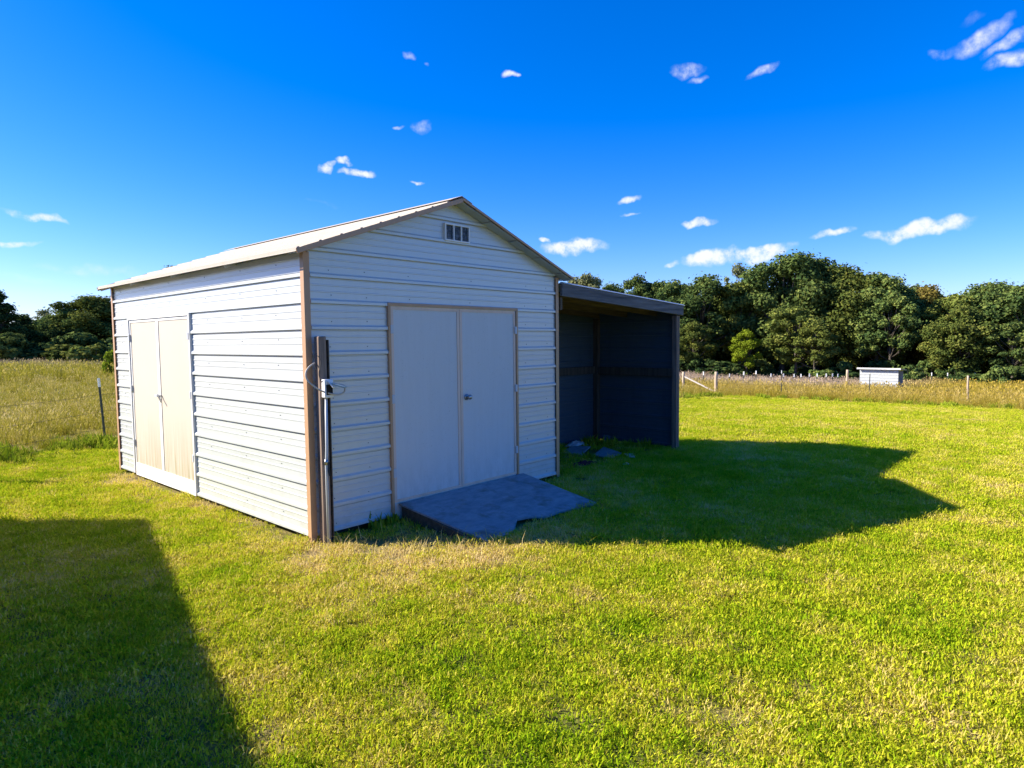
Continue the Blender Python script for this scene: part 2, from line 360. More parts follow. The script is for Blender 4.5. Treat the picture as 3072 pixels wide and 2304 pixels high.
# base rail and corner trims (each an L of folded sheet)
for nm, bx in (('base_rail', (.12, W-.12, .10, .17, -.10, -.045)), ('base_rail', (.10, .17, .18, L-.18, -.10, -.04)), ('base_rail', (W-.17, W-.10, .18, L-.18, -.10, -.04)), ('base_rail', (.12, W-.12, L-.17, L-.10, -.10, -.045))):
    B().box(*bx).build(nm, M_RAFT, shed)
def corner(x, y, sx, sy, z1):
    t, o_ = .0025, .0215
    X0 = x-sx*o_; Y0 = y-sy*o_
    b = B(); a = .058
    pts = [(X0, Y0), (X0+sx*a, Y0), (X0+sx*a, Y0+sy*t), (X0+sx*t, Y0+sy*t), (X0+sx*t, Y0+sy*a), (X0, Y0+sy*a)]
    n = len(pts); vs_ = [(p[0], p[1], -.05) for p in pts]+[(p[0], p[1], z1) for p in pts]
    b.poly(vs_, [tuple(range(n)), tuple(range(n, 2*n))]+[(i, (i+1) % n, n+(i+1) % n, n+i) for i in range(n)])
    return b.build('corner_trim', M_TAN, shed)
corner(0, 0, 1, 1, 2.50); corner(W, 0, -1, 1, 2.50); corner(0, L, 1, -1, 2.50); corner(W, L, -1, -1, 2.50)
# roof: courses of ribbed sheet running along the ridge
OV = .15; slen = (RX+OV)/math.cos(math.atan(SLOPE)); th = math.atan(SLOPE)
roof = obj('roof', None, None, shed); roof.empty_display_size = .2
for sx in (-1, 1):
    a = Vector((RX+sx*(RX+OV-.03), 0, RZ-.034-SLOPE*(RX+OV-.03))); c_ = Vector((RX+sx*.01, 0, RZ-.034-SLOPE*.01))
    for y0 in (1.25, 2.6, 3.9, 5.07): B().bar(a+Vector((0, y0+.015, -.02)), c_+Vector((0, y0+.015, -.02)), .028, .028).build('rafter', M_GALV, roof)
nrc = 9; cw = slen/nrc
for sx in (-1, 1):
    d = Vector((sx*math.cos(th), 0, -math.sin(th))); nrm = Vector((sx*math.sin(th), 0, math.cos(th)))
    for i in range(nrc):
        s0 = slen-(i+1)*cw
        rows = [(cw*(1-a/S), h) for a, h in PROF if h >= 0]+[(0, 0)]                 # measured down the slope inside the course
        base = Vector((RX, 0, RZ-.018))+d*s0
        top = [base+d*q+nrm*h for q, h in rows]; bot = [base+d*q+nrm*(h-.004) for q, h in rows]
        n = len(rows); vs_ = [];
        for y in (-.15, 5.1):
            vs_ += [(p.x, y, p.z) for p in top]+[(p.x, y, p.z) for p in bot]
        o2 = 2*n; fs = []
        for q in range(n-1):
            fs += [(q, q+1, o2+q+1, o2+q), (n+q, o2+n+q, o2+n+q+1, n+q+1), (q, n+q, n+q+1, q+1), (o2+q, o2+q+1, o2+n+q+1, o2+n+q)]
        fs += [(0, o2, o2+n, n), (n-1, 2*n-1, o2+2*n-1, o2+n-1)]
        b = B().poly(vs_, fs); b.build('roof_panel', M_ROOF, roof)
# underside boards seen from below at the overhang
for sx in (-1, 1):
    d = Vector((sx*math.cos(th), 0, -math.sin(th)))
    for i in range(nrc):
        a = Vector((RX, -.075, RZ-.034))+d*(slen-(i+1)*cw+.004); b_ = a+d*(cw-.012)
        off = Vector((0, 0, -.004 if i % 2 else -.009))
        B().bar(a+off, b_+off, .135, .004).build('soffit_panel', M_SOFFIT, roof)
for sx in (-1, 1):                      # rake trims, ridge cap, eave edges
    for y in (-.156, 5.106):
        a = Vector((RX, y, RZ-.030)); e_ = Vector((RX+sx*(RX+OV+.006), y, RZ-.030-SLOPE*(RX+OV+.006)))
        B().bar(a+Vector((0, 0, 0 if sx < 0 else .012)), e_+Vector((0, 0, 0 if sx < 0 else .012)), .011, .046 if sx < 0 else .026, .003).build('rake_trim', M_TAN, roof)
    a = Vector((RX, 2.475, RZ+.014)); e_ = a+Vector((sx*.16*math.cos(th), 0, -.16*math.sin(th)))
    B().bar(a, e_, 5.24, .004).build('ridge_cap', M_ROOF, roof)
    xe = RX+sx*(RX+OV+.004); ze = RZ-.03-SLOPE*(RX+OV)
    B().box(xe-.004, xe+.004, -.15, 5.1, ze-.004, ze+.006).build('eave_trim', M_ROOF, roof)
# gable vent
vx0, vx1, vz0, vz1 = 1.61, 1.965, 2.765, 2.945
vent = B()
for bx in ((vx0, vx1, vz0, vz0+.014), (vx0, vx1, vz1-.014, vz1), (vx0, vx0+.014, vz0+.014, vz1-.014), (vx1-.014, vx1, vz0+.014, vz1-.014), (vx0+.118, vx0+.130, vz0+.014, vz1-.014), (vx0+.228, vx0+.240, vz0+.014, vz1-.014)):
    vent.box(bx[0], bx[1], -.034, -.002, bx[2], bx[3])
vent = vent.build('gable_vent', M_WHITE, shed)
m = Mt('vent_mesh', .5, 0, .5); m.col(m.mix(m.ramp(m.noise(28, m.obj(), 3), (.5, 0.0), (.65, 1.0)), (.012, .02, .03), (.10, .12, .15))); M_VENT = m.m
for a, b_ in ((vx0+.014, vx0+.118), (vx0+.130, vx0+.228), (vx0+.240, vx1-.014)):
    p_ = B().box(a, b_, -.014, -.004, vz0+.014, vz1-.014).build('vent_pane', M_VENT, vent)
    for q in range(3):
        zq = vz0+.045+q*.042; B().box(a, b_, -.022, -.0145, zq, zq+.005).build('louvre', M_GALV_IN, p_)
# doors
def door_set(fmap_box, u0, u1, zt, zb, mid, leaf_mat, frame_mat, trim_mat, mirrored=False):
    fr = B()
    for a, b_, c_, d_ in ((u0, u1, zt-.03, zt), (u0, u0+.03, zb-.12, zt-.03), (u1-.03, u1, zb-.12, zt-.03)): fr.box(*fmap_box(a, b_, -.006, .028, c_, d_), bev=.002)
    fr = fr.build('door_frame', frame_mat, shed)
    for a, b_ in ((u0+.034, mid-.003), (mid+.003, u1-.034)):
        lf = B().box(*fmap_box(a, b_, -.010, .008, zb, zt-.034), bev=.002).build('door', leaf_mat, shed)
        t = B()
        for q in ((a, b_, zt-.064, zt-.034), (a, a+.034, zb+.026, zt-.064), (b_-.034, b_, zb+.026, zt-.064), (a, b_, zb, zb+.026)): t.box(*fmap_box(q[0], q[1], .0085, .015, q[2], q[3]))
        t.build('door_edge_trim', trim_mat, lf)
        ue = a-.012 if a < mid-.1 else b_-.024
        for zh in (zb+.25, (zb+zt)/2, zt-.30): B().box(*fmap_box(ue, ue+.036, .0155, .034, zh, zh+.085), bev=.003).build('hinge', M_GALV, lf)
        yield lf
    return fr
fb = lambda a, b_, d0, d1, z0, z1: (a, b_, -d1, -d0, z0, z1)
sb = lambda a, b_, d0, d1, z0, z1: (-d1, -d0, a, b_, z0, z1)
M_TRIMT = painted('pale_tan_door_trim', (.66, .50, .40), (.30, .22, .15), .45)
fl, frr = list(door_set(fb, DX0-.004, DX1+.004, DZT, .135, 1.808, M_DOOR, M_TAN, M_TRIMT))
kb = B(); kb.tube([(1.90, -.008, 1.11), (1.90, -.016, 1.11)], .034, 14); kb.tube([(1.90, -.016, 1.11), (1.90, -.045, 1.11)], .012, 10)
kb.tube([(1.90, -.042, 1.11), (1.90, -.050, 1.11), (1.90, -.064, 1.11), (1.90, -.078, 1.11), (1.90, -.084, 1.11)], [.014, .024, .030, .024, .010], 14)
kb.build('knob', M_KNOB, frr, smooth=True)
B().box(DX0+.03, DX1-.03, -.004, .03, -.04, .131).build('door_sill', M_WHITE, shed)
sl1, sl2 = list(door_set(sb, SY0-.004, SY1+.004, SZT, .130, 3.405, M_CREAM, M_WHITE, M_WHITE))
B().box(-.016, .03, SY0+.03, SY1-.03, -.012, .126).build('kick_board', M_WHITE, shed)
h = B(); h.tube([(-.016, 3.36, 1.09), (-.045, 3.36, 1.09)], .010, 8); h.bar((-.045, 3.37, 1.09), (-.050, 3.27, 1.02), .018, .014); h.build('latch_handle', M_KNOB, sl1)
h = B(); h.tube([(-.016, 3.45, 1.09), (-.040, 3.45, 1.09)], .018, 8); h.box(-.044, -.040, 3.42, 3.50, 1.075, 1.105); h.build('latch_plate', M_GALV, sl2)

# ------------------------------------------------------------------ ramp
ramp = thing('plywood_ramp', 'weathered grey plywood ramp sloping down from the front doors', 'ramp', (0, 0, 0))
P0, P1, P2, P3 = (.93, -.035, .125), (2.80, -.035, .130), (2.83, -1.14, -.035), (1.02, -1.17, -.045)
edge = [Vector(P3)]
for q in ((1066, 1172), (1088, 1163), (1110, 1150), (1117, 1130), (1145, 1124), (1180, 1120), (1215, 1109), (1252, 1100), (1290, 1088)):
    h_ = hit(*q, off=.02); edge.append(Vector((h_[0], max(h_[1], -1.19), .125-.165*min(1, (-h_[1]-.03)/1.12))))
topv = [Vector(P0), Vector(P1)]+edge[::-1]; n = len(topv)
vs_ = [tuple(v) for v in topv]+[(v.x, v.y, v.z-.018) for v in topv]
B().poly(vs_, [tuple(range(n)), tuple(range(2*n-1, n-1, -1))]+[(i, n+i, n+(i+1) % n, (i+1) % n) for i in range(n)]).build('plywood_sheet', M_PLY, ramp)
for x in (.955, 1.87, 2.76):
    b = B(); xs = (x, x+.038) 
    pts = [(xx, yy, zz) for xx in xs for yy, zz in ((-.05, .104), (-.05, -.10), (-1.10, -.10), (-1.10, -.050))]
    b.poly(pts, [(0, 1, 2, 3), (7, 6, 5, 4), (0, 4, 5, 1), (1, 5, 6, 2), (2, 6, 7, 3), (3, 7, 4, 0)]).build('stringer', M_RAFT, ramp)

# ------------------------------------------------------------------ lean-to
lt = thing('lean_to_shelter', 'open timber lean-to with dark metal walls against the right of the shed', 'lean-to', (3.53, 0, -.1))
def lz(x): return 2.435-(x-3.55)*(2.435-2.262)/(6.76-3.55)      # roof line
X1, YB = 6.72, 1.62; ltb = lambda: Matrix.Identity(4)
def ltobj(b, nm, mt, parent=None):
    me = b.mesh(nm); me.transform(Matrix.Translation((-3.53, 0, .1)))
    o = obj(nm, me, mt, parent or lt); return o
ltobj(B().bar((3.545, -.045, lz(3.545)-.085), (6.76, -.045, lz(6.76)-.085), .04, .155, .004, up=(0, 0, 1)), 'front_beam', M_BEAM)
for yy in (.40, .98, YB-.06): ltobj(B().bar((3.56, yy, lz(3.56)-.10), (6.70, yy, lz(6.7)-.10), .04, .13, .003), 'rafter', M_RAFT)
ltobj(B().box(3.56, 3.60, -.02, YB, 2.10, 2.26), 'ledger', M_RAFT)
for (a, b_, c_, d_) in ((6.655, 6.70, -.03, .055), (6.60, 6.648, -.03, .055), (6.60, 6.69, YB-.10, YB-.01), (3.56, 3.63, YB-.10, YB-.01)):
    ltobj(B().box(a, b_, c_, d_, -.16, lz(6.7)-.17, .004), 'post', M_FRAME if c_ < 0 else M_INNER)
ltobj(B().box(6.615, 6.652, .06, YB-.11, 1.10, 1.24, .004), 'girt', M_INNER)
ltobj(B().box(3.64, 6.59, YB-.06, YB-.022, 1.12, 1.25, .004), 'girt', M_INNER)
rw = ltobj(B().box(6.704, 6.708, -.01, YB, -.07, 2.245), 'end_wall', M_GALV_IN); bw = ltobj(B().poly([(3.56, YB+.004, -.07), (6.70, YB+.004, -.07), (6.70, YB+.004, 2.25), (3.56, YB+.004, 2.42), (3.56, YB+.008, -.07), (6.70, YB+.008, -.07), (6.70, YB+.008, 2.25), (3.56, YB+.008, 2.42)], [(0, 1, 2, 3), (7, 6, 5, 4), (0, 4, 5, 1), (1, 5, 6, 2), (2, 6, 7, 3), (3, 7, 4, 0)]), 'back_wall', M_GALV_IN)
for k in range(10):
    zt = 2.27 if k == 9 else None
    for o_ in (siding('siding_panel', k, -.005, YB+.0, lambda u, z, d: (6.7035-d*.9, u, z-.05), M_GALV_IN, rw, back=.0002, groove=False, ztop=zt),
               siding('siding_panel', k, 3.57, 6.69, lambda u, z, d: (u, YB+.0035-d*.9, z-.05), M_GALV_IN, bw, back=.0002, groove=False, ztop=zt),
               siding('siding_panel', k, -.005, YB+.0, lambda u, z, d: (6.709+d, u, z-.05), M_SIDING, rw, back=.0002, groove=False, ztop=zt)):
        o_.data.transform(Matrix.Translation((-3.53, 0, .1)))
rp = None
for i in range(8):                      # roof sheets
    y0 = -.075+i*.225
    b = B(); pts = []
    for x in (3.56, 6.79):
        pts += [(x, y0, lz(x)+.001), (x, y0+.03, lz(x)+.018), (x, y0+.05, lz(x)+.018), (x, y0+.08, lz(x)+.001), (x, y0+.222, lz(x)+.001), (x, y0+.222, lz(x)-.004), (x, y0, lz(x)-.004)]
    b.poly(pts, [(0, 1, 2, 3, 4, 5, 6), (13, 12, 11, 10, 9, 8, 7)]+[(i_, i_+7, (i_+1) % 7+7, (i_+1) % 7) for i_ in range(7)])
    ltobj(b, 'roof_sheet', M_GALV)
# clutter on the lean-to floor
def sheet(name, pts, h_, mat, label, cat, tilt=0):
    n = len(pts); cx = sum(p[0] for p in pts)/n; cy = sum(p[1] for p in pts)/n; z0 = tz(cx, cy)+.025
    vs_ = [(p[0]-cx, p[1]-cy, tilt*(p[0]-cx)) for p in pts]+[(p[0]-cx, p[1]-cy, h_+tilt*(p[0]-cx)) for p in pts]
    b = B().poly(vs_, [tuple(range(n))[::-1], tuple(range(n, 2*n))]+[(i, (i+1) % n, n+(i+1) % n, n+i) for i in range(n)])
    return tag(b.build(name, mat, None, (cx, cy, z0)), label, cat)
sheet('plywood_offcut', [(5.25, .66), (5.91, .92), (5.64, .40), (5.21, .30)], .018, M_PLY, 'bare grey plywood offcut lying in the middle of the lean-to floor', 'plywood', .02)
sheet('plywood_offcut', [(5.09, 1.17), (5.67, 1.40), (5.85, 1.14), (5.13, .80)], .018, M_PLY, 'dull plywood offcut lying flat against the back wall of the lean-to', 'plywood')
sheet('board_scrap', [(5.60, .33), (5.68, .20), (5.48, .06), (5.44, .15)], .02, M_PALEX, 'small pale board scrap on the grass at the lean-to opening', 'board')
m = Mt('faded_red_cloth', .9, 0, .1); m.col(m.mix(m.noise(14, m.obj(), 4), (.10, .018, .022), (.20, .05, .05))); M_RED = m.m
def crumple(name, cx, cy, rx, ry, h_, mat, label, cat, seed, z_extra=0):
    rr = random.Random(seed); n = 11; vs_ = []; fs = []
    for j in range(n):
        for i in range(n):
            u, v_ = i/(n-1)*2-1, j/(n-1)*2-1; q = max(0, 1-(u*u+v_*v_)*.5)
            vs_.append((u*rx*(1+.12*rr.uniform(-1, 1)), v_*ry*(1+.12*rr.uniform(-1, 1)), (h_*q*rr.uniform(.25, 1))))
    fs = [(j*n+i, j*n+i+1, (j+1)*n+i+1, (j+1)*n+i) for j in range(n-1) for i in range(n-1)]
    o = obj(name, mesh(name, vs_, fs, True), mat, None, (cx, cy, tz(cx, cy)+.01+z_extra)); md = o.modifiers.new('thickness', 'SOLIDIFY'); md.thickness = .006; return tag(o, label, cat)
crumple('crumpled_tarp', 4.42, .26, .26, .11, .08, M_RED, 'crumpled dark red cloth on the ground beside the shed corner', 'cloth', 3)
crumple('crumpled_plastic', 5.85, 1.44, .22, .10, .12, M_GALV, 'crumpled pale plastic sheet at the foot of the lean-to back wall', 'plastic', 5)
o = B().box(-.06, .06, -.012, .012, 0, .17, .003).build('metal_scrap', M_GALV_IN, None, (6.42, 1.22, tz(6.4, 1.2)+.0)); o.rotation_euler = (R(-28), R(8), R(-55)); tag(o, 'small pale metal scrap leaning in the inner corner of the lean-to', 'metal scrap')
crumple('paper_scrap', 4.94, -.12, .06, .04, .03, M_WHITE, 'small white paper scrap on shaded grass before the lean-to', 'paper', 9)

# ------------------------------------------------------------------ service post with outlet
sp_ = thing('service_post', 'weathered square timber post at the shed corner carrying conduit and outlet', 'post', (.075, -.095, -.06))
B().box(-.034, .040, -.034, .045, -.06, 1.83, .006).build('timber_post', M_POST, sp_)
B().box(.052, .062, -.04, .045, 0, 1.80, .002).build('backing_board', M_RAFT, sp_)
cd = B().tube([(-.012, -.062, -.04), (-.012, -.062, .72), (-.004, -.062, .86), (.004, -.062, 1.30)], .0125, 10).build('conduit', M_GALV, sp_, smooth=True)
B().tube([(-.012, -.062, .715), (-.012, -.062, .76)], .0165, 10).build('coupling', M_KNOB, cd, smooth=True)
bxo = B().box(-.030, .055, -.105, -.046, 1.30, 1.46, .006).build('outlet_box', M_WHITE, sp_)
M_COVER = painted('grey_green_cover', (.30, .38, .37), (.15, .16, .15), .3)
cv = B().box(-.035, .035, -.13, 0, -.006, .006, .003).build('outlet_cover', M_COVER, bxo); cv.location = (.030, -.108, 1.425); cv.rotation_euler = (R(16), 0, R(40))
cv = B().box(-.014, .014, -.075, 0, -.006, .006, .003).build('cover_hinge', M_WHITE, bxo); cv.location = (.002, -.108, 1.445); cv.rotation_euler = (R(48), 0, R(30))
B().box(-.018, .043, -.109, -.105, 1.325, 1.415).build('socket', M_DARK, bxo)
cb = [(-.045, .020, 1.60), (-.115, -.005, 1.57), (-.160, -.02, 1.515), (-.150, -.04, 1.45), (-.085, -.07, 1.385), (-.01, -.10, 1.345), (.07, -.14, 1.325), (.125, -.155, 1.345), (.135, -.15, 1.395), (.10, -.12, 1.41)]
def smooth_path(p, n=5):
    p = [Vector(q) for q in p]; o_ = []
    for i in range(len(p)-1):
        a, b_, c_, d_ = p[max(i-1, 0)], p[i], p[i+1], p[min(i+2, len(p)-1)]
        for k in range(n):
            t = k/n; o_.append(.5*((2*b_)+(c_-a)*t+(2*a-5*b_+4*c_-d_)*t*t+(3*b_-a-3*c_+d_)*t**3))
    return o_+[p[-1]]
M_CABLE = Mt('cream_cable', .5).col((.50, .44, .36)).m
B().tube(smooth_path(cb), .0075, 8).build('cable', M_CABLE, sp_, smooth=True)
B().tube(smooth_path([(-.045, -.01, 1.67), (-.03, -.052, 1.62), (-.055, -.056, 1.50), (-.02, -.060, 1.42), (.0, -.062, 1.40)]), .003, 6).build('thin_wire', M_BLACK, sp_)
B().tube(smooth_path([(.0, -.078, .70), (.004, -.085, .62), (-.004, -.082, .66), (.004, -.08, .74)]), .006, 6).build('wire_tie', M_BLACK, sp_)

# ------------------------------------------------------------------ house that shades the lower left (stands left of the photographer)
hd = Vector((-.237, -.971, 0)).normalized(); hn = Vector((-.97, .24, 0)).normalized()
hc = Vector((-3.30, 5.02, -.06))
house = thing('neighbouring_house', 'low white-sided house with shallow dark roof beside the lawn', 'house', hc)
hx = Matrix(((hd.x, hn.x, 0, 0), (hd.y, hn.y, 0, 0), (0, 0, 1, 0), (0, 0, 0, 1)))
HL, HD, HH = 13.0, 8.0, 2.62
def hbox(nm, bx, mt, parent=None, bev=0):
    me = B().box(*bx, bev=bev).mesh(nm); me.transform(hx); return obj(nm, me, mt, parent or house)
hw_ = hbox('wall', (.0, HL, .0, HD, -.1, HH-.12), M_SIDING2)
for i in range(12): hbox('clapboard', (-.012, HL+.012, -.016, .002, .1+i*.2, .1+i*.2+.19), M_SIDING, hw_)
rv = [(-.02, -.06, HH), (HL+.3, -.06, HH), (HL+.3, HD/2, HH+1.3), (-.02, HD/2, HH+1.3), (-.02, HD+.2, HH), (HL+.3, HD+.2, HH)]
b = B(); top = [Vector(v) for v in rv]; v2 = [tuple(v) for v in top]+[(v.x, v.y, v.z-.12) for v in top]
b.poly(v2, [(0, 1, 2, 3), (3, 2, 5, 4), (6, 9, 8, 7), (9, 10, 11, 8), (0, 6, 7, 1), (4, 5, 11, 10), (0, 3, 9, 6), (3, 4, 10, 9), (1, 7, 8, 2), (2, 8, 11, 5)])
me = b.mesh('roof'); me.transform(hx); M_SHING = Mt('shingle', .9).col((.08, .075, .07)).m; obj('roof', me, M_SHING, house)
for q in (2.0, 6.2, 10.0):
    wv = hbox('window', (q, q+1.1, -.03, -.017, 1.0, 2.1), M_WHITE); hbox('pane', (q+.06, q+1.04, -.034, -.031, 1.06, 2.04), M_VENT, wv)

# ------------------------------------------------------------------ fences
def Z(x, y): return ((2020+x*.3526)*2212/3072, (1060+y*.3526)*2212/3072)
M_TP = painted('green_steel_post', (.07, .085, .07), (.15, .09, .05), .5, .6, False)
M_TIP = painted('white_post_tip', (.74, .74, .72), (.4, .35, .3), .2, .5, False)
M_WIRE = Mt('fence_wire', .7, .2).col((.07, .065, .06)).m
def tpost_mesh(h_, white=.16):
    b = B(); b.box(-.019, .019, -.003, .003, -.2, h_-white); b.box(-.003, .003, .003, .030, -.2, h_-white)
    for i in range(int((h_-white)/.08)): b.box(-.006, .006, -.010, -.003, .05+i*.08, .066+i*.08)
    t = B(); t.box(-.021, .021, -.005, .005, h_-white, h_); t.box(-.005, .005, .005, .031, h_-white, h_)
    return b.mesh('steel_post'), t.mesh('post_tip')
def add_tpost(fence, P, h_, white=.16, lean=(0, 0), wide=1.0):
    a, t = tpost_mesh(h_, white); o_ = obj('steel_post', a, M_TP, fence, Vector(P)-fence.location); o_.rotation_euler = (lean[0], lean[1], random.uniform(0, 3)); o_.scale = (wide, wide, 1)
    obj('post_tip', t, M_TIP, o_); return o_
def add_wpost(fence, P, h_, r_, mat=M_PALE, lean=(0, 0)):
    b = B(); n = 6; b.tube([(0.006*math.sin(i*2.1), 0.006*math.cos(i*1.7), -.2+(h_+.2)*i/n) for i in range(n+1)], [r_*(1.04-.06*i/n) for i in range(n+1)], 10)
    o_ = b.build('wooden_post', mat, fence, Vector(P)-fence.location, True); o_.rotation_euler = (lean[0], lean[1], 0); return o_
def add_wires(fence, pts, hs_, rad=.0024):
    for h_ in hs_:
        b = B(); path = []
        for p, q in zip(pts, pts[1:]):
            for k in range(4):
                t = k/4; c = Vector(p).lerp(Vector(q), t); c.z += h_-.03*math.sin(math.pi*t); path.append(c-fence.location)
        path.append(Vector(pts[-1])+Vector((0, 0, h_))-fence.location); b.tube(path, rad, 5); b.build('wire', M_WIRE, fence)
# pasture fence along the far edge of the lawn
Pw = hit(*Z(362, 350)); Pb = hit(*Z(85, 338)); Pb = Pw+(Pb-Pw)*np.array([1, 1, 0]); Pb[2] = tz(Pb[0], Pb[1])
nf = thing('pasture_fence', 'wire fence with braced timber end post along the edge of the mown lawn', 'fence', tuple(Pw))
add_wpost(nf, Pw, 1.26, .085); add_wpost(nf, Pb, 1.22, .075)
br = B().bar((0, 0, 0), Vector(Pw)+Vector((0, 0, .12))-Vector(Pb)-Vector((0, 0, .98)), .07, .07, .006).build('brace', M_PALEX, nf, Vector(Pb)+Vector((0, 0, .98))-nf.location)
q1, q2, q3 = hit(*Z(920, 372)), hit(*Z(1665, 405)), hit(2090, 874)
q4 = q3+(q3-q2)*1.05; q4[2] = tz(q4[0], q4[1])
add_tpost(nf, q1, 1.42, .16, (0, R(1))); add_tpost(nf, q2, 1.38, .03, (R(1), 0)); add_wpost(nf, q3, 1.40, .045, M_PALE, (R(-1), 0)); add_tpost(nf, q4, 1.35)
b = B().tube(smooth_path([(0, 0, .95), (.12, -.1, .6), (.2, -.2, .3), (.5, -.5, .1)]), .012, 6).build('loose_stake', M_RAFT, nf, Vector(q1)-nf.location)
add_wires(nf, [Pb, Pw, q1, q2, q3, q4], (.25, .45, .65, .85, 1.05))
# back fence behind the shed (left part in view)
bf = thing('back_fence', 'steel post and wire fence where the lawn meets the tall meadow', 'fence', (.66, 8.03, tz(.66, 8.03)))
hp = 1.25; tip = Vector((-.746, 4.607, 0)); base = tip+Vector((-.63, .775, 0))*(hp/.637)
bp = [(base.x-6, base.y-1.2), (base.x, base.y), (.66, 8.03), (5.0, 8.1), (10.5, 8.6), (17, 9.0), (Pb[0]-4, Pb[1]-.2)]
bp = [(x, y, tz(x, y)) for x, y in bp]
add_wpost(bf, bp[1], hp, .055)
for i, p in enumerate(bp[:6]):
    if i != 1: add_tpost(bf, p, 1.19, .16, (R(3) if i == 2 else 0, R(4) if i == 2 else 0), 1.0)
add_wires(bf, bp[1:], (.3, .6, .9))
# far fence before the wood
far = [(262, 155), (482, 172), (602, 155), (708, 148), (836, 172), (943, 172), (1035, 175), (1092, 175), (1165, 172), (1230, 172), (1305, 172), (1362, 172), (1408, 175)]
ff = None; fpts = []
for i, (zx, zy) in enumerate(far):
    vx, vy = Z(zx, zy); dist = 62+.5*i if zy > 160 else 56+.5*i
    g = at_dist(vx, dist); d = ray(vx, vy); t = dist/math.hypot(d[0], d[1]); zt = CAM[2]+d[2]*t; h_ = max(.9, zt-g[2])
    if ff is None: ff = thing('far_fence', 'line of white-tipped steel posts across the pale dry grass before the wood', 'fence', tuple(g))
    add_tpost(ff, g, h_, .30, (0, 0), 2.3); fpts.append(g)
vx, vy = Z(1487, 140); g = at_dist(vx, 57); d = ray(vx, vy); t = 57/math.hypot(d[0], d[1]); add_wpost(ff, g, CAM[2]+d[2]*t-g[2], .09)
vx, vy = Z(2120, 195)
for vx, dd in ((1975, 72), (2015, 74), (2050, 74), (2110, 76)): g = at_dist(vx, dd); add_tpost(ff, g, 1.25, .3, (0, 0), 2.0)

# ------------------------------------------------------------------ field hut
hb = at_dist(1906, 56); hut = thing('field_hut', 'small pale metal animal hut with flat sloping roof alone in the pasture', 'hut', tuple(hb), 0)
hw2, hdp, hF, hBk = 2.55, 1.6, 1.80, 1.62
for k in range(8):
    me = siding('siding_panel', k, -hw2/2, hw2/2, lambda u, z, d: (-hdp/2-d, u, z), M_SIDING2 if k != 7 else M_GALV, hut, ztop=hF-.02 if k == 7 else None)
B().box(-hdp/2+.02, hdp/2, hw2/2-.03, hw2/2, 0, hBk).build('end_wall', M_SIDING2, hut)
B().box(hdp/2-.03, hdp/2, -hw2/2, hw2/2-.03, 0, hBk).build('back_wall', M_SIDING2, hut)
for yy in (-hw2/2+.05, 0, hw2/2-.09):
    B().box(-hdp/2+.02, -hdp/2+.09, yy, yy+.07, 0, hF-.02).build('post', M_RAFT, hut)
B().bar((-hdp/2-.25, -.02, hF+.04), (hdp/2+.2, -.02, hBk+.05), hw2+.34, .035).build('roof', M_ROOF, hut)
B().box(-hdp/2-.26, -hdp/2-.215, -hw2/2-.19, hw2/2+.15, hF-.03, hF+.08).build('fascia', M_WHITE, hut)

# ------------------------------------------------------------------ trees
def leaf_mat(name, a, b_, c_):
    m = bpy.data.materials.new(name); m.use_nodes = True; t = m.node_tree; t.nodes.clear(); n = t.nodes.new; l = t.links.new
    o_ = n('ShaderNodeOutputMaterial'); at = n('ShaderNodeAttribute'); at.attribute_name = 'tint'; r = n('ShaderNodeValToRGB')
    e = r.color_ramp.elements; e.new(.5); e[0].color = (*a, 1); e[1].color = (*b_, 1); e[1].position = .5; e[2].color = (*c_, 1); e[2].position = 1
    l(at.outputs['Fac'], r.inputs[0]); oi = n('ShaderNodeObjectInfo'); h_ = n('ShaderNodeHueSaturation'); mp = n('ShaderNodeMapRange'); mp.inputs['To Min'].default_value = .80; mp.inputs['To Max'].default_value = 1.2
    l(oi.outputs['Random'], mp.inputs[0]); l(mp.outputs[0], h_.inputs['Value']); l(r.outputs[0], h_.inputs['Color'])
    df = n('ShaderNodeBsdfDiffuse'); tr = n('ShaderNodeBsdfTranslucent'); mx = n('ShaderNodeMixShader'); mx.inputs[0].default_value = .22
    l(h_.outputs[0], df.inputs[0]); l(h_.outputs[0], tr.inputs[0]); l(df.outputs[0], mx.inputs[1]); l(tr.outputs[0], mx.inputs[2])
    l(mx.outputs[0], o_.inputs[0]); return m
LM = {'dark': leaf_mat('leaves_dark', (0.042, 0.078, 0.026), (0.11, 0.155, 0.04), (0.25, 0.27, 0.065)),
      'olive': leaf_mat('leaves_olive', (0.055, 0.085, 0.022), (0.14, 0.17, 0.035), (0.28, 0.275, 0.06)),
      'lime': leaf_mat('leaves_lime', (0.12, 0.17, 0.012), (0.22, 0.28, 0.02), (0.32, 0.36, 0.03)),
      'rust': leaf_mat('leaves_rust', (0.09, 0.085, 0.02), (0.21, 0.17, 0.04), (0.31, 0.21, 0.06)),
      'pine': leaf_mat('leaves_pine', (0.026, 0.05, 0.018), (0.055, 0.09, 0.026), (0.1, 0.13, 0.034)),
      'pale': leaf_mat('leaves_pale', (0.09, 0.1, 0.04), (0.19, 0.2, 0.08), (0.3, 0.3, 0.15))}
M_BARK = wood('bark', (.035, .028, .022), (.12, .10, .08)); M_BARKP = wood('pale_bark', (.12, .10, .08), (.30, .26, .21))
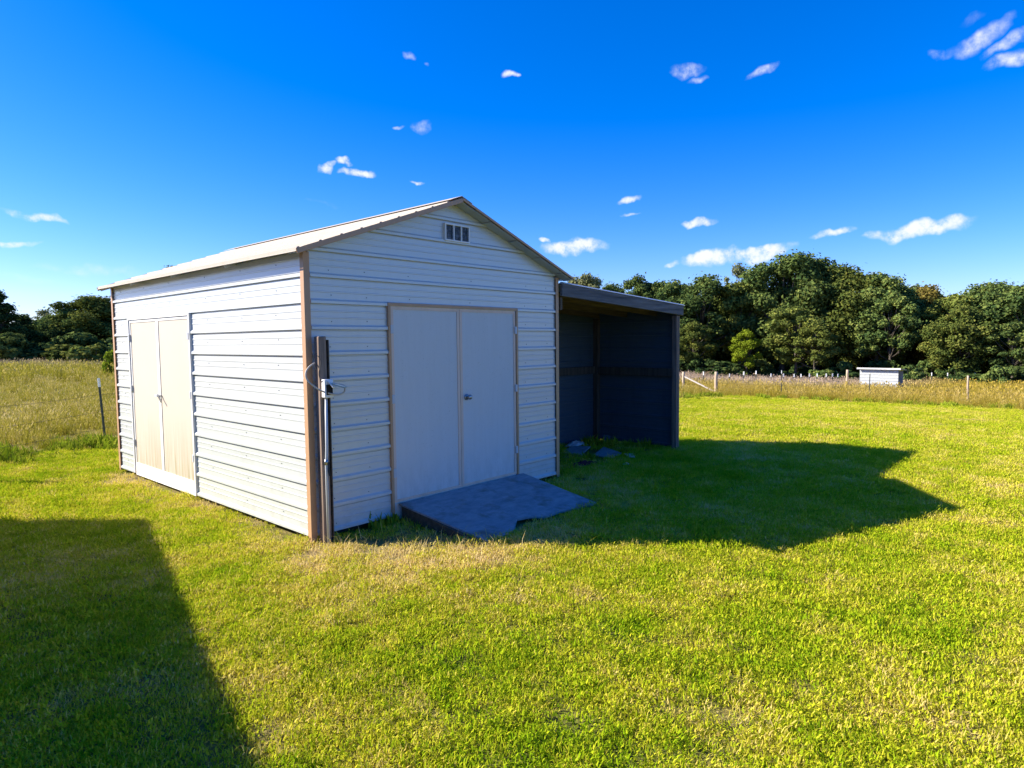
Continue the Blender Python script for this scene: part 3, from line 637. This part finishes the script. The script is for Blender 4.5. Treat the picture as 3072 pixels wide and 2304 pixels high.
def crown_mesh(name, seed, H, rad, base, nl, nleaf, leaf, conic=False, sparse=0.0):
    g = np.random.default_rng(seed); lob = []; cz = (base+H)/2; hz = (H-base)/2
    for i in range(nl):
        for _ in range(60):
            p = g.uniform(-1, 1, 3); q = np.linalg.norm(p)
            if .35 < q < 1: break
        p = p/q*(q**.6)
        if conic:
            tt = (p[2]+1)/2; wdt = (1-tt)**.85*1.1+.05; c = np.array([p[0]*rad*wdt*.8, p[1]*rad*wdt*.8, base+tt*(H-base)*.94]); lr = rad*(.18+.22*(1-tt))
        else:
            out_ = g.uniform(.66, 1.0); c = np.array([p[0]*rad*out_, p[1]*rad*out_, cz+p[2]*hz*g.uniform(.7, .98)]); c[:2] *= 1.0+.18*max(0, -p[2]); lr = rad*g.uniform(.11, .31)
        lob.append((c, lr, g.uniform(-.22, .22)))
    if not conic: lob.append((np.array([0, 0, H-rad*.28]), rad*.26, 0))
    vol = np.array([l_[1]**2 for l_ in lob]); cnt = (nleaf*vol/vol.sum()).astype(int)
    C, S_, Nn, T = [], [], [], []
    for (c, lr, tn), k in zip(lob, cnt):
        d = g.normal(size=(k, 3)); d /= np.linalg.norm(d, axis=1)[:, None]
        bumpy = 1+.30*np.sin(d[:, 0]*5+c[0]*3+seed)*np.sin(d[:, 1]*6+c[1])*np.sin(d[:, 2]*5+c[2])
        rr = lr*(.25+.85*g.random(k)**.6)*bumpy
        tw = g.random(k) < .16; rr[tw] *= g.uniform(1.05, 1.45, tw.sum())
        C.append(c+d*rr[:, None]*np.array([1, 1, .82])); S_.append(leaf*g.uniform(.55, 1.35, k)); Nn.append(d*.9+g.normal(size=(k, 3))*.55+np.array([0, 0, .25])); T.append(np.clip(g.normal(.45+tn, .2, k), 0, 1))
    C = np.concatenate(C); S_ = np.concatenate(S_); Nn = np.concatenate(Nn); T = np.concatenate(T)
    Nn /= np.linalg.norm(Nn, axis=1)[:, None]; a = np.cross(Nn, g.normal(size=Nn.shape)); a /= np.linalg.norm(a, axis=1)[:, None]; b_ = np.cross(Nn, a)
    n = len(C); sc = S_[:, None]
    V4 = np.stack([C+a*sc*.62, C+b_*sc*.38+Nn*sc*.1, C-a*sc*.55+Nn*sc*.06, C-b_*sc*.40], 1).reshape(-1, 3)
    me = bpy.data.meshes.new(name); me.vertices.add(4*n); me.vertices.foreach_set('co', V4.ravel()); me.loops.add(4*n); me.loops.foreach_set('vertex_index', np.arange(4*n, dtype=np.int32))
    me.polygons.add(n); me.polygons.foreach_set('loop_start', np.arange(0, 4*n, 4, dtype=np.int32)); me.update(calc_edges=True)
    at = me.attributes.new('tint', 'FLOAT', 'FACE'); at.data.foreach_set('value', T); me.validate()
    return me, lob
def trunk_mesh(name, seed, H, base, lob, r0):
    g = random.Random(seed); b = B(); pts = []; px = py = 0
    for i in range(8):
        t = i/7; pts.append((px, py, -.3+t*(H*.86+.3))); px += g.uniform(-.16, .16)*H/12; py += g.uniform(-.16, .16)*H/12
    b.tube(pts, [r0*(1.5-.5*min(1, i) if i < 1 else (1-.125*i)) for i in range(8)], 8)
    for c, lr, _ in lob[::2]:
        z0 = max(base*.55, min(c[2]*.62, H*.7)); t = (z0+.3)/(H*.86+.3)*7; i = min(6, int(t)); q = Vector(pts[i]).lerp(Vector(pts[i+1]), t-i); c = Vector(c)
        mid = q.lerp(c, .55)+Vector((0, 0, -.08*H*.3)); b.tube([q, mid, c], [r0*.42, r0*.26, r0*.10], 6)
    return b.mesh(name, True)
VAR = []
for i, (rad, base, nl, nleaf, conic) in enumerate([(4.2, 1.6, 60, 26000, 0), (3.8, 2.2, 50, 21000, 0), (4.6, 1.4, 66, 28000, 0), (3.4, 2.6, 40, 15000, 0), (2.6, .8, 60, 16000, 1), (3.6, 3.4, 26, 6500, 0)]):
    cm, lb = crown_mesh('crown', 31+i, 12, rad, base, nl, nleaf,   .27 if not conic else .22, bool(conic)); tm = trunk_mesh('trunk', 80+i, 12, base, lb, .24); VAR.append((cm, tm, rad))
_mesh_cache = {}
def tree(name, label, vx, top, dist, var, mat, group=None, width=None, z_sink=0, bark=None):
    g = at_dist(vx, dist); d = ray(vx, top); t = dist/math.hypot(d[0], d[1]); H = CAM[2]+d[2]*t-g[2]
    e = thing(name, label, 'tree', tuple(g), random.uniform(0, 6.28), group)
    cm, tm, rad = VAR[var]; sz = H/12.2; sx = sz if width is None else width*dist/1400/2/rad/.98
    for nm, me, mt in (('trunk', tm, bark or M_BARK), ('crown', cm, LM[mat])):
        key = (nm, var, mt.name)
        if key not in _mesh_cache:
            m2 = me.copy(); m2.materials.clear(); m2.materials.append(mt); _mesh_cache[key] = m2
        o_ = obj(nm, _mesh_cache[key], None, e)
    e.scale = (sx, sx, sz); return e
GW = 'trees of the wood behind the pasture'
DK = 'dark green broadleaf tree in the front row of the wood behind the pasture'
rightT = [(1268, 583, 92, 1, 'pale', 95, 'pale-leaved tree whose top shows just over the lean-to roof end'), (1378, 588, 90, 3, 'dark', 105, 'dark open-crowned tree just above the lean-to beam'),
 (1318, 606, 94, 2, 'dark', 120, 'dark tree between the two crowns over the lean-to roof'), (1425, 600, 90, 1, 'dark', 120, 'dark tree rising over the outer end of the lean-to roof'), (1455, 602, 84, 0, 'dark', 130, DK), (1520, 590, 82, 0, 'dark', 170, DK), (1592, 560, 96, 5, 'pale', 90, 'thin pale-leaved tree poking up behind the wood, sky through its crown'),
 (1600, 600, 84, 1, 'olive', 130, 'olive green tree in the wood behind the bright yellow-green sapling'), (1690, 538, 84, 2, 'dark', 190, 'tallest dark broadleaf tree of the wood behind the pasture'),
 (1765, 552, 86, 0, 'dark', 170, DK), (1835, 566, 85, 2, 'olive', 165, 'large olive broadleaf tree beside the tallest tree of the wood'), (1893, 582, 83, 1, 'dark', 140, DK), (1925, 622, 80, 3, 'dark', 100, 'low dark tree directly behind the field hut'),
 (1950, 640, 86, 2, 'dark', 130, 'dark tree filling the dip between hut and rust-tinged tree'), (1995, 612, 88, 0, 'rust', 120, 'rust-tinged tree right of the gap in the wood'), (2062, 628, 84, 1, 'olive', 120, 'olive tree between the rust-tinged tree and the round dark one'), (2150, 600, 84, 2, 'dark', 150, 'round dark green tree at the right end of the wood in view'),
 (2225, 606, 82, 0, 'dark', 160, DK), (2310, 600, 84, 2, 'dark', 170, DK), (1420, 622, 96, 1, 'olive', 120, 'olive tree of the wood seen over the outer end of the lean-to roof') ]
for (vx, tp, ds, va, mt, wd, lb) in rightT: tree('broadleaf_tree', lb, vx, tp, ds, va, mt, GW, wd)
for vx, tp, ds, va, mt, wd, lb in ((1612, 708, 74, 3, 'lime', 62, 'bright yellow-green sapling against the dark wood'), (1720, 655, 76, 1, 'olive', 115, 'sunlit olive tree standing forward of the wood, below the tallest tree'), (1760, 690, 74, 3, 'olive', 95, 'low olive tree beside the field hut'),
                                   (2075, 655, 77, 0, 'olive', 110, 'yellowish olive tree standing forward of the wood, right of the field hut'), (1500, 690, 76, 1, 'olive', 90, 'low olive tree at the lean-to end of the wood'), (2190, 690, 76, 1, 'dark', 100, 'low dark tree before the round tree')):
    tree('small_tree', lb, vx, tp, ds, va, mt, 'small trees along the front of the wood', wd)
i = 0
for vx in range(1330, 2400, 75):
    tree('background_tree', 'dark tree deeper in the wood, filling the gaps behind its front row', vx, 622+15*math.sin(i*2.1), 98+3*(i % 3), (0, 2, 1)[i % 3], 'dark', 'trees deeper in the wood', 150); i += 1
# left wood
GL = 'trees at the far side of the left meadow'
for vx, tp, ds, va, mt, wd, lb in ((2, 612, 82, 4, 'pine', 95, 'dark tall cedar with layered branches beyond the left meadow'), (52, 668, 86, 4, 'pine', 90, 'shorter dark cedar beside the tall one beyond the left meadow'), (-80, 630, 84, 2, 'dark', 120, 'broad dark tree left of the tall cedar'),
     (98, 664, 100, 5, 'pale', 80, 'pale thin tree seen behind the cedars'), (105, 690, 84, 0, 'pine', 80, 'dense blackish tree between cedars and the rounded tree'), (150, 664, 86, 0, 'dark', 110, 'green tree merging into the rounded tree beyond the left meadow'), (192, 634, 86, 2, 'olive', 150, 'rounded green tree beyond the left meadow, its crown reaching the shed corner'),
     (250, 650, 88, 1, 'dark', 130, 'dark tree hidden partly by the shed corner'), (330, 640, 90, 0, 'dark', 130, 'dark tree standing behind the shed'), (372, 566, 95, 5, 'dark', 75, 'tree behind the shed with only its top twigs over the roof'), (20, 715, 74, 1, 'dark', 60, 'low green tree in front of the tall cedar')):
    tree('meadow_tree', lb, vx, tp, ds, va, mt, GL, wd)
for k, vx in enumerate(range(-60, 420, 70)):
    tree('background_tree', 'dim tree deeper beyond the left meadow, filling gaps between the front trees', vx, 705+8*math.sin(k*2), 100+2*(k % 2), (0, 2)[k % 2], 'dark', 'trees deeper beyond the left meadow', 130)
# shrubs
sm_c, _l = crown_mesh('foliage', 301, 2.4, 1.5, .1, 22, 3600, .26); sm_d, _l = crown_mesh('foliage', 302, 2.0, 1.7, .05, 20, 3400, .26)
st_ = B()
for k in range(7):
    a = k*.9; st_.tube([(0, 0, -.1), (.3*math.cos(a), .3*math.sin(a), .7), (.75*math.cos(a), .75*math.sin(a), 1.5)], [.03, .02, .008], 5)
st_ = st_.mesh('stem', True)
_sc = {}
def shrub(label, vx, dist, hgt, wid, mat, group, k=0):
    g = at_dist(vx, dist); e = thing('shrub', label, 'shrub', tuple(g), random.uniform(0, 6), group)
    for nm, me, mt in (('foliage', (sm_c, sm_d)[k % 2], LM[mat]), ('stem', st_, M_BARK)):
        key = (nm, k % 2, mt.name)
        if key not in _sc:
            m2 = me.copy(); m2.materials.clear(); m2.materials.append(mt); _sc[key] = m2
        obj(nm, _sc[key], None, e)
    e.scale = (wid/3.2, wid/3.2, hgt/2.3)
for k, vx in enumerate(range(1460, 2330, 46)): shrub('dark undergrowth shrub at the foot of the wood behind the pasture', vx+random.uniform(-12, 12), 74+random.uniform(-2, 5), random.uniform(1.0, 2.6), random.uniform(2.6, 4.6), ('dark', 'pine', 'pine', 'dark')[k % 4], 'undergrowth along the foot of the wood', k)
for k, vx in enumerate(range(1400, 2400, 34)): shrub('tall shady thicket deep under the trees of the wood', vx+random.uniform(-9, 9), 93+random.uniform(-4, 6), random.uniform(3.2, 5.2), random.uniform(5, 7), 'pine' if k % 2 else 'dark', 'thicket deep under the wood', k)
for k, (vx, ds, hh, ww, mt, lb) in enumerate(((140, 70, 1.9, 4.2, 'olive', 'olive shrub at the meadow edge below the rounded tree'), (205, 68, 2.3, 4.5, 'olive', 'taller olive shrub at the meadow edge near the shed corner'), (244, 40, 1.5, 1.2, 'lime', 'bright green shrub in the meadow right behind the shed corner'),
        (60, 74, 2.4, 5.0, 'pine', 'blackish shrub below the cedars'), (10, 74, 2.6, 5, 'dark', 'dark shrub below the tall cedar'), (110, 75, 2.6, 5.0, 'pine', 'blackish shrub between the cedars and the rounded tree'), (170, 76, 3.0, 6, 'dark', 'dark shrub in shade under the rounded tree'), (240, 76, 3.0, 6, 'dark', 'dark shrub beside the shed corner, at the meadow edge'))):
    shrub(lb, vx, ds, hh, ww, mt, 'shrubs at the meadow edge', k)

# ------------------------------------------------------------------ grass
def grass_mat(name, lawn=True):
    m = Mt(name, .6); t = m.nt; P = m.pos(); at = m.n('Attribute'); at.attribute_name = 'tint'; tint = at.outputs['Fac']; oi = m.n('ObjectInfo').outputs['Random']
    if lawn:
        v, dry = patches(m, P)
        vv = m.math('ADD', v, m.math('MULTIPLY', m.math('ADD', tint, -.5), .36)); vv = m.math('ADD', vv, m.math('MULTIPLY', m.math('ADD', oi, -.5), .10))
        c = m.ramp(vv, (.34, (.22, .35, .008)), (.50, (.41, .48, .016)), (.63, (.57, .53, .035)), (.76, (.70, .56, .14)), (.92, (.76, .59, .28)))
    else:
        big = m.noise(.05, P, 3, .6); x, y, z = m.xyz(P)
        gold = m.math('MULTIPLY_ADD', x, .055, -1.0, True)                      # golden pasture to the right, paler meadow to the left
        vv = m.math('ADD', m.math('MULTIPLY', tint, .55), m.math('ADD', m.math('MULTIPLY', m.noise(.5, P, 3), .5), -.05))
        left = m.ramp(vv, (.20, (.20, .21, .016)), (.45, (.36, .32, .035)), (.68, (.47, .38, .085)), (.90, (.62, .50, .26)))
        right = m.ramp(vv, (.20, (.23, .22, .022)), (.42, (.38, .29, .035)), (.62, (.48, .345, .055)), (.90, (.58, .43, .17)))
        fy = m.math('MULTIPLY_ADD', x, .08, -3.0, True); fd = m.math('MULTIPLY', fy, m.math('MULTIPLY_ADD', y, .12, -.4, True))
        c = m.mix(gold, left, right); c = m.mix(fd, c, m.ramp(vv, (.2, (.36, .26, .16)), (.8, (.58, .45, .32))))
        pur = m.math('MULTIPLY', m.math('MULTIPLY_ADD', y, .045, -2.0, True), m.math('SUBTRACT', 1.0, gold)); c = m.mix(m.math('MULTIPLY', pur, .9), c, m.ramp(vv, (.2, (.22, .17, .12)), (.8, (.40, .31, .24))))
    t.nodes.remove(m.b); df = m.n('BsdfDiffuse'); tr = m.n('BsdfTranslucent'); mx = m.n('MixShader'); mx.inputs[0].default_value = .32
    m.l(c, df.inputs[0]); m.l(c, tr.inputs[0]); m.l(df.outputs[0], mx.inputs[1]); m.l(tr.outputs[0], mx.inputs[2])
    o_ = [n for n in t.nodes if n.type == 'OUTPUT_MATERIAL'][0]; m.l(mx.outputs[0], o_.inputs[0]); return m.m
M_GRASS = grass_mat('lawn_blades', True); M_TALL = grass_mat('meadow_blades', False)
M_WEED = leaf_mat('weed_leaves', (.12, .19, .012), (.24, .31, .018), (.40, .38, .05))
def clump(name, seed, nb, rad, lmin, lmax, wd, lean, mat, heads=0.0, seg=2, tmean=.5, zup=0.0):
    g = np.random.default_rng(seed); vs_, fs, tn = [], [], []
    for i in range(nb):
        a = g.uniform(0, 6.283); r = rad*math.sqrt(g.random()); bx, by = r*math.cos(a), r*math.sin(a)
        Lb = g.uniform(lmin, lmax); az = g.uniform(0, 6.283); ln = abs(g.normal(lean, lean*.5)); dx, dy = math.cos(az), math.sin(az); px, py = -dy, dx
        tw = g.uniform(-.9, .9); wx, wy = px*math.cos(tw)+dx*math.sin(tw), py*math.cos(tw)+dy*math.sin(tw); w0 = wd*g.uniform(.6, 1.3)/2
        n0 = len(vs_); s0 = 0; x, y, z = bx, by, (g.uniform(0, zup) if zup else -.01)
        tv = float(np.clip(g.normal(tmean, .22), 0, 1))
        for k in range(seg+1):
            ww = w0*(1-.85*(k/seg)**1.5)
            if k == seg: vs_.append((x, y, z))
            else: vs_ += [(x-wx*ww, y-wy*ww, z), (x+wx*ww, y+wy*ww, z)]
            an = ln*(k+.6)/seg*1.2; st = Lb/seg; x += dx*math.sin(an)*st; y += dy*math.sin(an)*st; z += math.cos(an)*st
        for k in range(seg-1): fs.append((n0+2*k, n0+2*k+1, n0+2*k+3, n0+2*k+2)); tn.append(tv)
        q = n0+2*(seg-1); fs.append((q, q+1, q+2)); tn.append(tv)
        if g.random() < heads:
            tx, ty, tz_ = vs_[-1]; hl = Lb*g.uniform(.14, .24); hw_ = wd*g.uniform(1.2, 2.2); n1 = len(vs_)
            vs_ += [(tx-wx*hw_*.2, ty-wy*hw_*.2, tz_-hl*.3), (tx+wx*hw_, ty+wy*hw_, tz_+hl*.1), (tx+dx*hl*.4, ty+dy*hl*.4, tz_+hl*.7), (tx-wx*hw_, ty-wy*hw_, tz_+hl*.1)]
            fs.append((n1, n1+1, n1+2, n1+3)); tn.append(min(1, tv+.35))
    me = mesh(name, vs_, fs); at = me.attributes.new('tint', 'FLOAT', 'FACE'); at.data.foreach_set('value', tn); me.materials.append(mat); return me
def scatter(name, P3, rot, sc, idx, meshes, mat):
    me = bpy.data.meshes.new(name); n = len(P3); me.vertices.add(n); me.vertices.foreach_set('co', np.ascontiguousarray(P3, dtype=np.float32).ravel())
    me.attributes.new('rot', 'FLOAT_VECTOR', 'POINT').data.foreach_set('vector', np.ascontiguousarray(rot, dtype=np.float32).ravel())
    me.attributes.new('scl', 'FLOAT', 'POINT').data.foreach_set('value', np.ascontiguousarray(sc, dtype=np.float32)); me.attributes.new('pick', 'INT', 'POINT').data.foreach_set('value', np.ascontiguousarray(idx, dtype=np.int32))
    o_ = obj(name, me, mat); o_['kind'] = 'stuff'
    ng = bpy.data.node_groups.new(name+'_nodes', 'GeometryNodeTree'); ng.interface.new_socket('Geometry', in_out='INPUT', socket_type='NodeSocketGeometry'); ng.interface.new_socket('Geometry', in_out='OUTPUT', socket_type='NodeSocketGeometry')
    n_ = ng.nodes.new; l = ng.links.new; gi = n_('NodeGroupInput'); go = n_('NodeGroupOutput'); ip = n_('GeometryNodeInstanceOnPoints'); jn = n_('GeometryNodeJoinGeometry')
    for m_ in meshes:
        src = bpy.data.objects.new(name+'_clump', m_); oi = n_('GeometryNodeObjectInfo'); oi.inputs['Object'].default_value = src; oi.inputs['As Instance'].default_value = True; l(oi.outputs['Geometry'], jn.inputs[0])
    def na(nm, ty):
        a = n_('GeometryNodeInputNamedAttribute'); a.data_type = ty; a.inputs['Name'].default_value = nm; return a.outputs['Attribute']
    e2 = n_('FunctionNodeEulerToRotation'); l(na('rot', 'FLOAT_VECTOR'), e2.inputs[0])
    l(gi.outputs[0], ip.inputs['Points']); l(jn.outputs[0], ip.inputs['Instance']); ip.inputs['Pick Instance'].default_value = True; l(na('pick', 'INT'), ip.inputs['Instance Index']); l(e2.outputs[0], ip.inputs['Rotation']); l(na('scl', 'FLOAT'), ip.inputs['Scale']); l(ip.outputs[0], go.inputs[0])
    md = o_.modifiers.new('scatter', 'NODES'); md.node_group = ng; return o_
HALF = R(38.3+9)
def sector(d0, d1, dens, a0=-HALF, a1=HALF):          # even random points on the ground the photo can see, with a margin on both sides
    area = .5*(a1-a0)*(d1*d1-d0*d0); n = int(area*dens); d = np.sqrt(rng.uniform(d0*d0, d1*d1, n)); a = YAW+rng.uniform(a0, a1, n)
    return CAM[0]+d*np.sin(a), CAM[1]+d*np.cos(a)
def outside(x, y, pad=0.0):
    k = ~((x > -.01-pad) & (x < W+.01+pad) & (y > -.01-pad) & (y < L+pad))
    k &= ~((x > .93+pad*.3) & (x < 2.80-pad*.3) & (y > -1.16) & (y < 0))
    k &= ~((x > 5.15) & (x < 5.85) & (y > .35) & (y < .85)); k &= ~((x > 5.1) & (x < 5.85) & (y > .9) & (y < 1.33))
    return k
def finish(x, y, s0, s1, nv, tilt=.15):
    n = len(x); P3 = np.stack([x, y, terr(x, y)], 1); rot = np.stack([rng.normal(0, tilt, n), rng.normal(0, tilt, n), rng.uniform(0, 6.283, n)], 1)
    return P3, rot, rng.uniform(s0, s1, n), rng.integers(0, nv, n)
lawnc = [clump('lawn_clump', 500+i, 125, .13, .014, .030, .0075, 1.25, M_GRASS, zup=.024) for i in range(4)]+[clump('lawn_clump', 510+i, 100, .12, .016, .036, .0085, 1.1, M_GRASS, tmean=.30, zup=.03) for i in range(2)]+[clump('lawn_clump', 520, 95, .14, .02, .045, .0045, 1.4, M_GRASS, tmean=.85, zup=.018)]
parts = []
for d0, d1, dens, s0, s1 in ((2.4, 8, 210, .7, 1.25), (8, 13, 120, .9, 1.4), (13, 19, 60, 1.1, 1.7)):
    x, y = sector(d0, d1, dens); k = (lawn_mask_edge(x, y) > 0) & outside(x, y, .02)
    bare = np.exp(-((x+.10)/.26)**2)*((y > -.3) & (y < 4.9))*.88*(.6+.4*np.sin(y*3.1)*np.sin(y*1.3+1))
    under = ((x > 3.6) & (x < 6.7) & (y > .2) & (y < 1.6))*.55; fr = ((x > .05) & (x < .95) & (y > -1.0) & (y < 0))*.72
    for cx, cy, r in STRAW: bare = np.maximum(bare, .35*np.exp(-((x-cx)**2+(y-cy)**2)/r**2))
    k &= rng.random(len(x)) > np.maximum(np.maximum(bare, under), fr); parts.append(finish(x[k], y[k], s0, s1, 7))
scatter('lawn_grass', *[np.concatenate(q) for q in zip(*parts)], lawnc, M_GRASS)
lawnf = [clump('far_lawn_clump', 540+i, 420, .55, .025, .05, .011, 1.1, M_GRASS) for i in range(4)]
x, y = sector(19, 40, 9); k = (lawn_mask_edge(x, y) > 0) & outside(x, y, .3)
scatter('far_lawn_grass', *finish(x[k], y[k], .8, 1.3, 4, .05), lawnf, M_GRASS)
# stray straw stems lying on the lawn
stems = [clump('straw_stem', 560+i, 3, .10, .06, .16, .0045, 1.45, M_GRASS, tmean=1.0) for i in range(3)]
x, y = sector(2.5, 14, 3.5); k = (lawn_mask_edge(x, y) > .2) & outside(x, y, .05); xs, ys = [x[k]], [y[k]]
for cx, cy, r in STRAW: n = int(150*r); xs.append(rng.normal(cx, r*.7, n)); ys.append(rng.normal(cy, r*.6, n))
x, y = np.concatenate(xs), np.concatenate(ys); k = outside(x, y, .02); x, y = x[k], y[k]; P3, rot, s_, id_ = finish(x, y, .7, 1.3, 3); P3[:, 2] += .02
scatter('dry_straw', P3, rot, s_, id_, stems, M_GRASS)
# tall meadow
tallc = [clump('meadow_clump', 600+i, 70, .24, .16, .46, .011, .65, M_TALL, .12, 3, .38) for i in range(4)]+[clump('meadow_clump', 610+i, 40, .2, .25, .72, .008, .45, M_TALL, .5, 3, .72) for i in range(2)]
tallf = [clump('far_meadow_clump', 620+i, 170, .9, .22, .66, .022, .5, M_TALL, .10, 2, .42) for i in range(4)]
parts = []
for d0, d1, dens, a0, a1 in ((10, 22, 13, -HALF, R(-22)), (22, 40, 6, -HALF, R(-22)), (28, 46, 7, R(8), HALF)):
    x, y = sector(d0, d1, dens, a0, a1); k = (lawn_mask_edge(x, y) < -.05) & outside(x, y, .2) & (y > -30); e = -lawn_mask_edge(x, y)[k]
    x, y = x[k], y[k]; P3, rot, s_, id_ = finish(x, y, .65, 1.2, 6); s_ *= np.clip(.45+e*.35, .45, 1)*np.where(x < 12, .72, 1); parts.append((P3, rot, s_, id_))
scatter('meadow_grass', *[np.concatenate(q) for q in zip(*parts)], tallc, M_TALL)
parts = []
for d0, d1, dens, a0, a1 in ((38, 110, 1.3, -HALF, R(-22)), (44, 92, 1.6, R(6), HALF), (24, 70, .25, R(-22), R(8))):
    x, y = sector(d0, d1, dens, a0, a1); k = (lawn_mask_edge(x, y) < -.5); k &= ~((abs(x-hb[0]) < 1.0) & (abs(y-hb[1]) < 1.5)); P3, rot, s_, id_ = finish(x[k], y[k], .75, 1.3, 4, .06); parts.append((P3, rot, s_, id_))
scatter('far_meadow_grass', *[np.concatenate(q) for q in zip(*parts)], tallf, M_TALL)
# green weeds along the fence line and at wall feet
weeds = [clump('weed_clump', 640+i, 46, .16, .10, .26, .035, .8, M_WEED, 0, 3) for i in range(3)]
x = rng.uniform(-4.5, 2.2, 240); y = 7.6+rng.normal(.3, .42, 240); xs, ys, ss = [x], [y], [rng.uniform(.55, 1.0, 240)*(.55+.75*np.sin(x*2.1+.7)**2)]
x = rng.uniform(18, 30, 90); y = 7.55+.045*x+rng.normal(.6, .6, 90); xs.append(x); ys.append(y); ss.append(rng.uniform(.6, 1.3, 90))
y = rng.uniform(-9, 8, 110); x = 29.6-.06*(y-4)+rng.normal(.6, .5, 110); xs.append(x); ys.append(y); ss.append(rng.uniform(.6, 1.3, 110))
x = np.concatenate(xs); y = np.concatenate(ys); P3, rot, s_, id_ = finish(x, y, 1, 1, 3); s_ = np.concatenate(ss)
ex = np.array([(.80, -.06), (.70, -.07), (.84, -.10), (6.3, 1.45), (6.1, 1.3), (6.45, .8), (6.5, .5), (6.55, .25), (5.9, .5), (4.2, 1.4), (4.7, 1.45), (6.2, 1.0), (6.4, 1.1), (5.0, .55)]); P3 = np.concatenate([P3, np.column_stack([ex, terr(ex[:, 0], ex[:, 1])])])
rot = np.concatenate([rot, np.column_stack([np.zeros((len(ex), 2)), rng.uniform(0, 6, len(ex))])]); s_ = np.concatenate([s_, rng.uniform(.5, .9, len(ex))]); id_ = np.concatenate([id_, rng.integers(0, 3, len(ex))])
scatter('edge_weeds', P3, rot, s_, id_, weeds, M_WEED)
